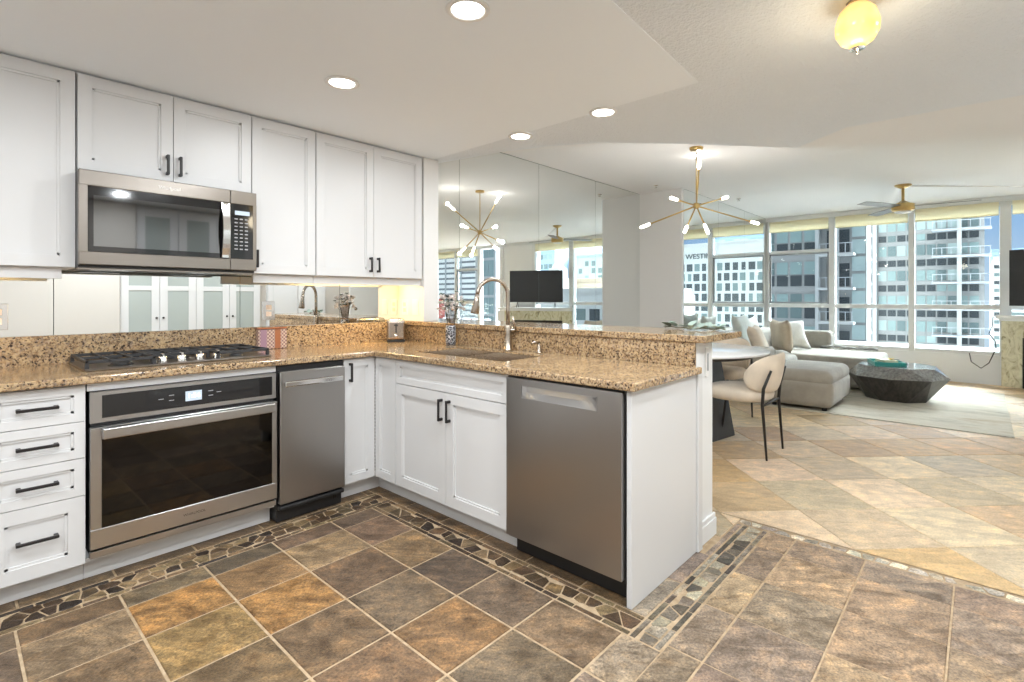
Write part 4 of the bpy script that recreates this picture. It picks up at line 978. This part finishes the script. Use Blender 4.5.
# ------------------------------------------------------------------ fireplace and television
A0 = Vector((7.78, -2.93)); fd = Vector((-0.43, -0.90)).normalized(); fn = Vector((fd.y, -fd.x))     # fn points into the room
if fn.x > 0: fn = -fn
def FP(s, d): q = A0 + fd * s - fn * d; return (q.x, q.y)                   # s along the front, d back from the front
t = thing('fireplace', 'cream marble fireplace with white mantel set across the window wall', 'fireplace', (7.5, -3.7, 0))
L = 1.60
mb = MB(); B_ = FP(L, 0); mb.prism([FP(0.004, 0.004), FP(L - 0.004, 0.004), (B_[0] + 0.02, B_[1] - 0.25), (7.777, -4.60), (7.777, -2.95)], 0.001, 0.875); mb.build('body', 'trim', t)
mb = MB(); mb.prism([FP(-0.0, 0.0), FP(0.215, 0.0), FP(0.215, -0.02), FP(0.0, -0.02)], 0.001, 0.874); mb.prism([FP(L - 0.215, 0.0), FP(L, 0.0), FP(L, -0.02), FP(L - 0.215, -0.02)], 0.001, 0.874)
mb.prism([FP(0.2155, 0.0), FP(L - 0.2155, 0.0), FP(L - 0.2155, -0.02), FP(0.2155, -0.02)], 0.66, 0.874); mb.build('surround', 'marble', t)
mb = MB(); mb.prism([FP(0.216, 0.001), FP(L - 0.216, 0.001), FP(L - 0.216, -0.010), FP(0.216, -0.010)], 0.002, 0.659); fb = mb.build('firebox', 'firebox', t)
mb = MB(); mb.prism([FP(0.25, -0.011), FP(L - 0.25, -0.011), FP(L - 0.25, -0.016), FP(0.25, -0.016)], 0.10, 0.60); mb.build('glass_door', 'bglass', fb)
mb = MB(); mb.prism([FP(-0.03, -0.09), FP(L + 0.03, -0.09), (B_[0] + 0.03, B_[1] - 0.28), (7.777, -4.66), (7.777, -2.90), FP(-0.03, 0.01)], 0.905, 0.955, 0.008); mb.prism([FP(-0.01, -0.05), FP(L + 0.01, -0.05), FP(L, 0.1), FP(0.06, 0.1)], 0.8755, 0.9045); mb.build('mantel', 'trim', t)
ta = Vector((7.51, -2.99)); tb_ = Vector((6.98, -4.11)); td = (tb_ - ta).normalized(); tn = Vector((td.y, -td.x)); tn = -tn if tn.x > 0 else tn
def TP(s, d): q = ta + td * s - tn * d; return (q.x, q.y)
TL = (tb_ - ta).length
t = thing('television', 'black flat-screen television standing on the fireplace mantel', 'television', (TP(TL / 2, 0.1)[0], TP(TL / 2, 0.1)[1], 0.9555))
MB().prism([TP(0, 0), TP(TL, 0), TP(TL, 0.035), TP(0, 0.035)], 1.08, 1.80, 0.002).build('body', 'blackplastic', t)
MB().prism([TP(0.008, -0.001), TP(TL - 0.008, -0.001), TP(TL - 0.008, -0.0004), TP(0.008, -0.0004)], 1.095, 1.792).build('screen', 'screen', t)
for s_ in (0.18, TL - 0.18):
    mb = MB()
    for d_ in (-0.07, 0.10): q = TP(s_, d_); c_ = TP(s_, 0.018); mb.tube([(c_[0], c_[1], 1.09), (q[0], q[1], 0.963)], 0.007, 8)
    mb.build('foot', 'blackplastic', t)
mb = MB(); mb.tube([(7.79, -2.84, 0.93), (7.76, -2.83, 0.80), (7.75, -2.80, 0.70), (7.76, -2.86, 0.60), (7.78, -2.87, 0.50), (7.77, -2.80, 0.30), (7.775, -2.72, 0.22), (7.78, -2.62, 0.30), (7.785, -2.60, 0.42)], 0.006, 6)
tag(mb.build('power_cable', 'blackplastic'), 'thin dark cable dangling beside the marble fireplace', 'cable')

# ------------------------------------------------------------------ chandelier, fan, pendant, cans
hub = Vector((2.83, -0.81, 2.02)); cano = Vector((2.83, -0.81, CZ))
t = thing('chandelier', 'brass sputnik chandelier with eight glowing tips above the dining table', 'chandelier', cano)
MB().lathe([(0, -0.024), (0.055, -0.022), (0.060, -0.012), (0.060, -0.0005), (0, -0.0005)], cano, 24).build('canopy', 'gold', t)
MB().tube([cano + Vector((0, 0, -0.02)), hub], 0.005, 8).build('rod', 'gold', t)
MB().lathe([(0, -0.03), (0.02, -0.025), (0.032, -0.01), (0.032, 0.01), (0.02, 0.025), (0, 0.03)], hub, 20).build('hub', 'gold', t)
TIPS = [(2.72, -0.36, 1.87), (2.52, -0.74, 2.05), (3.07, -0.74, 2.45), (2.50, -0.97, 2.31), (2.56, -0.83, 1.78), (2.81, -0.91, 1.80), (3.20, -0.93, 2.13), (3.42, -1.13, 1.90)]
for p in TIPS:
    p = Vector(p); d = (p - hub).normalized(); e_ = p - d * 0.05
    a = MB().tube([hub + d * 0.02, e_], 0.0068, 8).build('arm', 'gold', t)
    MB().tube([e_ - d * 0.012, e_ - d * 0.001], 0.010, 10).build('socket', 'gold', a)
    MB().tube([e_, e_ + d * 0.012, e_ + d * 0.09, e_ + d * 0.10], [0.008, 0.013, 0.014, 0.007], 12).build('bulb', 'bulb', a)
for p in TIPS:
    ld = bpy.data.lights.new('bulb_glow', 'POINT'); ld.energy = 1.3; ld.color = (1.0, 0.95, 0.88); ld.shadow_soft_size = 0.02
    lo = bpy.data.objects.new('bulb_glow', ld); COL.objects.link(lo); lo.location = Vector(p) + (Vector(p) - hub).normalized() * 0.075
fxc = Vector((6.043, -2.022, CZ))
t = thing('ceiling_fan', 'brass ceiling fan with three slim grey blades before the windows', 'ceiling fan', fxc)
MB().lathe([(0, -0.045), (0.030, -0.042), (0.085, -0.012), (0.088, -0.0005), (0, -0.0005)], fxc, 28).build('canopy', 'gold', t)
MB().tube([fxc + Vector((0, 0, -0.04)), fxc + Vector((0, 0, -0.20))], 0.016, 12).build('downrod', 'gold', t)
MB().lathe([(0, -0.19), (0.02, -0.19), (0.075, -0.225), (0.115, -0.235), (0.118, -0.30), (0.10, -0.318), (0, -0.32)], fxc, 28).build('motor', 'gold', t)
MB().lathe([(0, -0.345), (0.06, -0.342), (0.085, -0.33), (0.088, -0.3205), (0, -0.3205)], fxc, 28).build('light_cover', 'white_plastic', t)
M['blade'] = mat('fan_blade', (0.20, 0.20, 0.195), 0.4)
for k, a in enumerate((R(152), R(33), R(-85))):
    mb = MB(); 
    for i in range(8):
        r0, r1 = 0.10 + 0.60 * i / 8, 0.10 + 0.60 * (i + 1) / 8; w = lambda r_: 0.045 + 0.022 * math.sin(PI * min(1, (r_ - 0.1) / 0.75))
        A = [Vector((r0, -w(r0), -0.273)), Vector((r1, -w(r1), -0.273)), Vector((r1, w(r1), -0.257)), Vector((r0, w(r0), -0.257))]
        m4 = Matrix.Rotation(a, 4, 'Z'); A = [m4 @ q + fxc for q in A]
        Bq = [q + Vector((0, 0, 0.006)) for q in A]
        mb.face(A[::-1]); mb.face(Bq)
        for z in range(4): mb.face([A[z], A[(z + 1) % 4], Bq[(z + 1) % 4], Bq[z]])
    mb.build('blade', 'blade', t)
mb = MB(); mb.tube([(6.12, -2.08, CZ - 0.008), (7.70, -3.72, CZ - 0.008)], 0.007, 6); tag(mb.build('cable_cover', 'white_plastic'), 'thin white cable cover running along the ceiling from the fan', 'cable cover')
pc = Vector((0.392, -2.402, 2.222))
t = thing('pendant_lamp', 'amber glass ceiling lamp glowing yellow at the top of the picture', 'lamp', pc)
MB().lathe([(0, -0.005), (0.03, -0.005), (0.034, -0.0008), (0, -0.0008)], pc, 24).build('canopy', 'nickel', t)
MB().lathe([(0.012, -0.006), (0.035, -0.012), (0.056, -0.035), (0.068, -0.075), (0.066, -0.108), (0.050, -0.138), (0.026, -0.154), (0, -0.158)], pc, 32).build('shade', 'amber', t)
MB().lathe([(0, -0.161), (0.022, -0.161), (0.024, -0.1645), (0.004, -0.166), (0.004, -0.180), (0, -0.182)], pc, 16).build('finial', 'chrome', t)
pl = bpy.data.lights.new('pendant_glow', 'POINT'); pl.energy = 2.5; pl.color = (1, 0.85, 0.6); pl.shadow_soft_size = 0.07; o = bpy.data.objects.new('pendant_glow', pl); COL.objects.link(o); o.location = pc + Vector((0, 0, -0.26))
CANS = [((-0.498, -1.367), 'recessed ceiling light largest in view at the top centre of the frame'), ((-0.479, -0.462), 'recessed ceiling light above the sink corner near the wall cabinets'),
        ((0.70, -1.172), 'recessed ceiling light on the soffit edge nearer the camera'), ((0.71, -0.552), 'recessed ceiling light on the soffit edge nearer the mirror wall')]
ADDED_CANS = [(-1.55, -1.30), (-1.55, -2.30), (-0.50, -2.30), (-2.45, -0.95), (-2.45, -2.20), (0.70, -3.05), (1.95, -3.25), (-0.6, -3.15)]  # unseen ceiling lights added around the view to brighten the kitchen
for i, (p, lb) in enumerate(CANS + [(q, 'added recessed ceiling light outside the frame to brighten the kitchen') for q in ADDED_CANS]):
    z = SZ
    t = thing('recessed_light', lb, 'ceiling light', (p[0], p[1], z), group='recessed ceiling lights')
    MB().lathe([(0.060, 0.0), (0.078, 0.0), (0.080, -0.003), (0.076, -0.007), (0.062, -0.008), (0.058, -0.004), (0.060, 0.0)], (p[0], p[1], z - 0.0006), 32).build('trim_ring', 'white_plastic', t)
    MB().lathe([(0, -0.0012), (0.0575, -0.0012), (0.0575, -0.0036), (0, -0.0036)], (p[0], p[1], z), 32).build('lens', 'lens', t)
    ld = bpy.data.lights.new('can_lamp', 'AREA'); ld.shape = 'DISK'; ld.size = 0.11; ld.energy = CAN_W * (0.62 if i < 4 else 1.25); ld.color = (0.92, 0.965, 1.0)
    lo = bpy.data.objects.new('can_lamp', ld); COL.objects.link(lo); lo.location = (p[0], p[1], z - 0.010)
tag(MB().lathe([(0, -0.03), (0.016, -0.03), (0.018, -0.026), (0.006, -0.022), (0.006, -0.006), (0.028, -0.004), (0.028, -0.0005), (0, -0.0005)], (4.05, 0.20, CZ), 16).build('fire_sprinkler', 'chrome'), 'small ceiling sprinkler head near the tall mirror panels', 'sprinkler', 'ceiling sprinklers')
tag(MB().lathe([(0, -0.03), (0.016, -0.03), (0.018, -0.026), (0.006, -0.022), (0.006, -0.006), (0.028, -0.004), (0.028, -0.0005), (0, -0.0005)], (5.6, -0.25, CZ), 16).build('fire_sprinkler', 'chrome'), 'small ceiling sprinkler head above the sofa, reflected in the column mirror', 'sprinkler', 'ceiling sprinklers')

# ------------------------------------------------------------------ kitchen side behind the camera (seen in the mirrors and glass)
struct(bx('wall_pier', 'wall_tan', None, -3.3, -0.36, -3.849, -3.72, 0, 2.215))
t = thing('pantry_cabinet', 'white pantry with frosted glass doors, seen reflected in the backsplash mirror', 'cabinet', (0.46, -3.82, 0))
bx('body', 'paint', t, -0.355, 1.295, -3.848, -3.803, 0.001, 2.215)
for k in range(4):
    x0 = -0.345 + 0.41 * k; x1 = x0 + 0.405; mb = MB(); f0, f1 = -3.8025, -3.782
    mb.box(x0, x0 + 0.085, f0, f1, 0.10, 2.19, 0.001); mb.box(x1 - 0.085, x1, f0, f1, 0.10, 2.19, 0.001)
    for z0, z1 in ((0.10, 0.19), (1.275, 1.335), (2.10, 2.19)): mb.box(x0 + 0.085, x1 - 0.085, f0, f1, z0, z1, 0.001)
    d = mb.build('door', 'paint', t); 
    for z0, z1 in ((0.19, 1.275), (1.335, 2.10)): bx('glass', 'frost', d, x0 + 0.085, x1 - 0.085, -3.797, -3.790, z0, z1)
    kx_ = x1 - 0.035 if k % 2 == 0 else x0 + 0.035
    MB().lathe([(0, 0.022), (0.012, 0.022), (0.014, 0.016), (0.006, 0.008), (0.006, 0)], (kx_, -3.782, 0.93), 12, Matrix.Rotation(-PI / 2, 4, 'X')).build('knob', 'black', d)
t = thing('tall_cabinet', 'plain white tall cupboard beside the pantry, seen only in the mirror', 'cabinet', (1.75, -3.82, 0))
bx('body', 'paint', t, 1.40, 2.30, -3.848, -3.803, 0.001, 2.215)
for a in (1.405, 1.855):
    mb = MB(); mb.box(a, a + 0.44, -3.8025, -3.782, 0.1, 2.19, 0.001); mb.box(a + 0.07, a + 0.37, -3.7815, -3.776, 0.2, 2.1, 0.001); mb.build('door', 'paint', t)
d_ = bx('door_1', 'trim', None, 2.75, 3.60, -3.849, -3.815, 0.001, 2.10, b=0.002); struct(d_)
MB().lathe([(0, 0.05), (0.026, 0.045), (0.028, 0.03), (0.010, 0.015), (0.010, 0)], (2.83, -3.815, 1.0), 14, Matrix.Rotation(-PI / 2, 4, 'X')).build('door_handle', 'nickel', d_)

# ------------------------------------------------------------------ city outside
GZ = -38.0
struct(bx('ground_street', 'asphalt', None, 9.0, 420, -300, 200, GZ - 1, GZ))
PANES = ['pane_dark', 'pane_mid', 'pane_teal', 'pane_pale']
proto = {}
def pane(parent, m, x, y, z, w, h):
    key = (m, round(w, 3), round(h, 3))
    if key not in proto:
        b = MB(); b.box(-0.05, 0.05, -w / 2, w / 2, -h / 2, h / 2); o_ = b.build('window', m, None, True); proto[key] = o_
    else: o_ = proto[key].copy(); COL.objects.link(o_)
    o_.parent = parent; o_.location = Vector((x, y, z)) - parent.location
def building(label, x0, x1, y0, y1, z1, wall, cells, sides=None, cat='building', group='city buildings beyond the windows', extra=None, z0=GZ):
    t = thing('city_building', label, cat, (x0, (y0 + y1) / 2, z0), group=group)
    mb = MB(); mb.box(x0, x1, y0, y1, z0, z1, 0.0); mb.box(x0 + 0.3, x1 - 0.3, y0 + 0.3, y1 - 0.3, z1, z1 + 0.8); mb.build('walls', wall, t)
    # nearest / largest cells first
    cells = sorted(cells, key=lambda c: -c[3] * c[4]); 
    for c in cells[:99]: pane(t, c[0], x0 - 0.02, c[1], c[2], c[3], c[4])
    if len(cells) > 99:
        mb = MB(); names = sorted(set(c[0] for c in cells[99:]))
        for c in cells[99:]: mb.mi = names.index(c[0]); mb.box(x0 - 0.07, x0 + 0.03, c[1] - c[3] / 2, c[1] + c[3] / 2, c[2] - c[4] / 2, c[2] + c[4] / 2)
        o_ = mb.build('window', names, t); o_['kind'] = 'stuff'
    return t
rb = random.Random(11)
def grid(y0, y1, z0, z1, nw, nh, fw, fh, pal, irregular=0.0):
    out = []
    for r_ in range(nh):
        for c_ in range(nw):
            W_ = (y1 - y0) / nw; H_ = (z1 - z0) / nh
            ww = W_ * fw * (1 - (rb.random() * irregular)); out.append((rb.choice(pal), y0 + (c_ + 0.5) * W_ + (rb.uniform(-0.15, 0.15) * irregular * W_), z0 + (r_ + 0.5) * H_, ww, H_ * fh))
    return out
# glass apartment tower seen directly (right)
c = grid(-2.6, 7.0, -9.3, 13.9, 10, 15, 0.84, 0.80, ['pane_teal', 'pane_mid', 'pane_teal', 'pane_mid', 'pane_pale'])
c = [(('pane_dark' if (int((q[2] + 9.3) / 1.547) % 2 and rb.random() < 0.85) else q[0]), q[1], q[2], q[3], q[4] * (0.62 if int((q[2] + 9.3) / 1.547) % 2 else 1)) for q in c]
c += [(rb.choice(['pane_dark', 'pane_mid', 'pane_dark']), y_, -8.6 + k * 1.547, 0.95, 1.0) for k in range(15) for y_ in (8.1, 9.2)]
t = building('tall glass apartment tower with stacked balconies behind the ceiling fan', 78, 96, -3.0, 11.9, 46, 'concrete', c)
for k in range(9):
    z = -9.5 + k * 3.094
    b_ = MB().box(76.3, 77.94, -3.6, 1.6, z - 0.11, z + 0.11).build('balcony', 'bgrey', t)
    r_ = MB(); r_.box(76.32, 76.40, -3.55, 1.55, z + 0.95, z + 1.03)
    for q in range(7): r_.box(76.33, 76.39, -3.5 + q * 0.83, -3.44 + q * 0.83, z + 0.14, z + 0.96)
    r_.build('railing', 'bgrey', b_)
    b_ = MB().box(77.0, 77.94, 7.4, 11.3, z - 0.12, z + 0.12).build('balcony', 'bgrey', t)
mb = MB(); mb.box(77.2, 77.99, 7.05, 7.45, -30, 45); mb.box(76.6, 77.99, -1.05, -0.65, -30, 45); mb.build('column', 'bwhite', t)
# left apartment block seen directly
c = []
for r_ in range(9):
    for q in range(7):
        y_ = 9.4 + q * 1.22; zz = -10.4 + r_ * 3.12
        c.append((rb.choice(['pane_mid', 'pane_teal']), y_, zz + 1.95, 0.98, 1.2)); c.append((rb.choice(['pane_dark', 'pane_mid', 'pane_dark']), y_, zz + 0.72, 0.98, 1.05))
    for y_ in (6.6, 7.6): c.append(('pane_dark', y_, -10.4 + r_ * 3.12 + 1.2, 0.8, 2.1))
t = building('pale apartment block with framed windows at the left of the window wall', 54, 56.6, 4.9, 34, 46, 'concrete', c)
for k in range(8):
    z = -10.5 + k * 3.12
    b_ = MB().box(52.6, 53.93, 5.7, 8.5, z - 0.12, z + 0.12).build('balcony', 'bwhite', t)
    r_ = MB(); r_.box(52.62, 52.68, 5.75, 8.45, z + 0.98, z + 1.04)
    for q in range(6): r_.box(52.62, 52.67, 5.8 + q * 0.5, 5.84 + q * 0.5, z + 0.12, z + 0.98)
    r_.build('railing', 'bgrey', b_)
mb = MB(); mb.box(53.2, 53.99, 7.0, 7.3, -20, 45); mb.box(53.3, 53.99, 8.55, 8.85, -20, 45); mb.build('column', 'bwhite', t)
mb = MB()
for k in range(22): mb.box(53.90, 53.96, 5.0 + 0.0, 6.0, -12 + k * 1.56, -12 + k * 1.56 + 1.3)
mb.build('curtain_wall', 'pane_pale', t)
# small far buildings by the post
building('small white far building with dark bands just left of the thick post', 130, 150, -9.0, -4.2, 9.4 - 1.4, 'bwhite', grid(-8.8, -4.4, -10, 7.6, 2, 12, 0.9, 0.42, ['pane_dark', 'pane_mid']))
building('blue grey distant tower rising behind the small white building', 190, 205, -12.0, -4.5, 13.5, 'bblue', grid(-11.6, -4.9, -6, 13, 4, 8, 0.7, 0.6, ['pane_mid', 'pane_teal']))
# hotel seen in the column mirror
ht = building('white hotel with scattered dark windows and roof sign, seen reflected in the column mirror', 150, 172, -92, -36, 16.6, 'bwhite', grid(-66, -37, -9.2, 11.6, 13, 7, 0.86, 0.74, ['pane_dark', 'pane_dark', 'pane_mid'], 0.5))
mb = MB(); text_mb(mb, 'WESTIN', 2.2, Matrix.Translation((149.85, -59.9, 13.4)) @ Matrix(((0, 0, 1, 0), (1, 0, 0, 0), (0, 1, 0, 0), (0, 0, 0, 1))), 0.08); mb.build('sign', 'pane_dark', ht)
building('blue glass low block above the hotel roofline in the column mirror', 200, 215, -74, -46, 24, 'bblue', grid(-73, -47, 14, 24, 9, 3, 0.8, 0.6, ['pane_pale', 'pane_teal']))
# buildings seen in the tall mirrors
def louvres():
    m = mat('louvred_facade', rough=0.7); n, l, p = nt(m); g = n.new('ShaderNodeNewGeometry'); s_ = n.new('ShaderNodeSeparateXYZ'); l.new(g.outputs['Position'], s_.inputs[0])
    a = n.new('ShaderNodeMath'); a.operation = 'MULTIPLY'; a.inputs[1].default_value = 1 / 0.95; l.new(s_.outputs['Z'], a.inputs[0])
    f = n.new('ShaderNodeMath'); f.operation = 'FRACT'; l.new(a.outputs[0], f.inputs[0])
    setc(m, ramp(m, f.outputs[0], [(0.0, (0.88, 0.88, 0.88)), (0.62, (0.16, 0.18, 0.20))], True)); return m
M['louvre'] = louvres()
t = thing('city_building', 'white louvred block with red panels, reflected left of the chandelier', 'building', (60, -68, GZ), group='city buildings beyond the windows')
MB().box(60, 75, -84, -60.5, GZ, 13).build('walls', 'bwhite', t)
for a, b in ((-82, -78.2), (-77.8, -73.6), (-73.2, -68.9), (-68.5, -64.8), (-64.3, -61)):
    f_ = MB().box(59.8, 59.98, a, b, 1.0 if a < -70 else -2.5, 9.5 if a > -74 else 10.5).build('facade_panel', 'louvre', t)
    MB().box(59.8, 59.98, a, b, -8, 0.9 if a < -70 else -2.6).build('red_panel', 'bred', t)
    mb = MB(); mb.box(59.6, 59.79, a - 0.2, a, -8, 11); mb.box(59.6, 59.79, a, b, 9.6, 10); mb.build('frame', 'bgrey', f_)
building('teal glass block seen reflected beside the narrow glass door', 44, 49.5, -44, -40.5, 14, 'bwhite', grid(-43.7, -40.8, -8, 13, 3, 9, 0.9, 0.86, ['pane_teal', 'pane_pale', 'pane_teal']))
building('slate blue office block reflected above the television', 95, 110, -82, -70.6, 12.8, 'bblue', grid(-81, -71.2, -4, 12, 7, 7, 0.8, 0.5, ['pane_mid', 'pane_mid', 'pane_teal']))
t = thing('clock_tower', 'small white spire reflected above the television', 'tower', (60, -43.4, GZ), group='city buildings beyond the windows')
mb = MB(); mb.box(59, 62, -45.0, -41.8, GZ, 4.0); mb.box(59.5, 61.5, -44.4, -42.4, 4.0, 5.6); mb.build('walls', 'bwhite', t)
MB().lathe([(1.0, 5.6), (0.35, 6.6), (0.0, 9.2)], (60.5, -43.4, 0), 8).build('spire', 'bwhite', t)
for z_ in (1.2, 3.0): MB().box(58.9, 58.99, -43.8, -43.0, z_ - 0.5, z_ + 0.4).build('window', 'pane_dark', t)
building('dark slab tower reflected right of the television', 112, 124, -81.5, -76, 16, 'bgrey', grid(-81.2, -76.4, -2, 15.5, 3, 9, 0.8, 0.55, ['pane_dark', 'pane_mid']))
building('pale blue striped tower reflected at the right edge of the mirror', 100, 114, -70, -58, 10.6, 'pane_pale', grid(-69.5, -58.5, -2, 10, 6, 7, 0.55, 0.7, ['pane_mid', 'pane_teal', 'pane_pale']))
building('low tan building reflected behind the television', 70, 82, -56, -38, 3.6, 'btan', grid(-55, -39, -2, 3, 8, 2, 0.5, 0.45, ['pane_dark', 'pane_mid']))
building('low white roofed building reflected below the tan one', 50, 62, -40, -24, 1.5, 'bwhite', grid(-39, -25, -5, 0.5, 7, 2, 0.7, 0.5, ['pane_dark', 'pane_mid']))
# potted shrubs on the ledge outside, dark in the mirror
rnd = random.Random(9)
for k in range(5):
    y_ = -6.25 - k * 0.42; t = thing('potted_plant', 'small dark shrub in a pot outside the reflected end windows', 'plant', (8.35, y_, 0.42), group='potted shrubs on the outside ledge')
    MB().lathe([(0, 0.001), (0.09, 0.001), (0.12, 0.16), (0.10, 0.16), (0, 0.14)], (8.35, y_, 0.42), 14).build('pot', 'bgrey', t)
    mb = MB()
    for q in range(60):
        c_ = Vector((8.35 + rnd.uniform(-.13, .13), y_ + rnd.uniform(-.15, .15), 0.62 + rnd.uniform(0, 0.38))); a = rnd.uniform(0, 6.28); u = Vector((math.cos(a), math.sin(a), rnd.uniform(-.3, .8))) * 0.07; w = Vector((-math.sin(a), math.cos(a), 0)) * 0.02
        mb.face([c_, c_ + u * .5 + w, c_ + u, c_ + u * .5 - w])
    mb.build('foliage', 'leafdark', t)
struct(bx('trim_4', 'concrete', None, 8.04, 9.0, -9.2, 0.8, 0.10, 0.418))
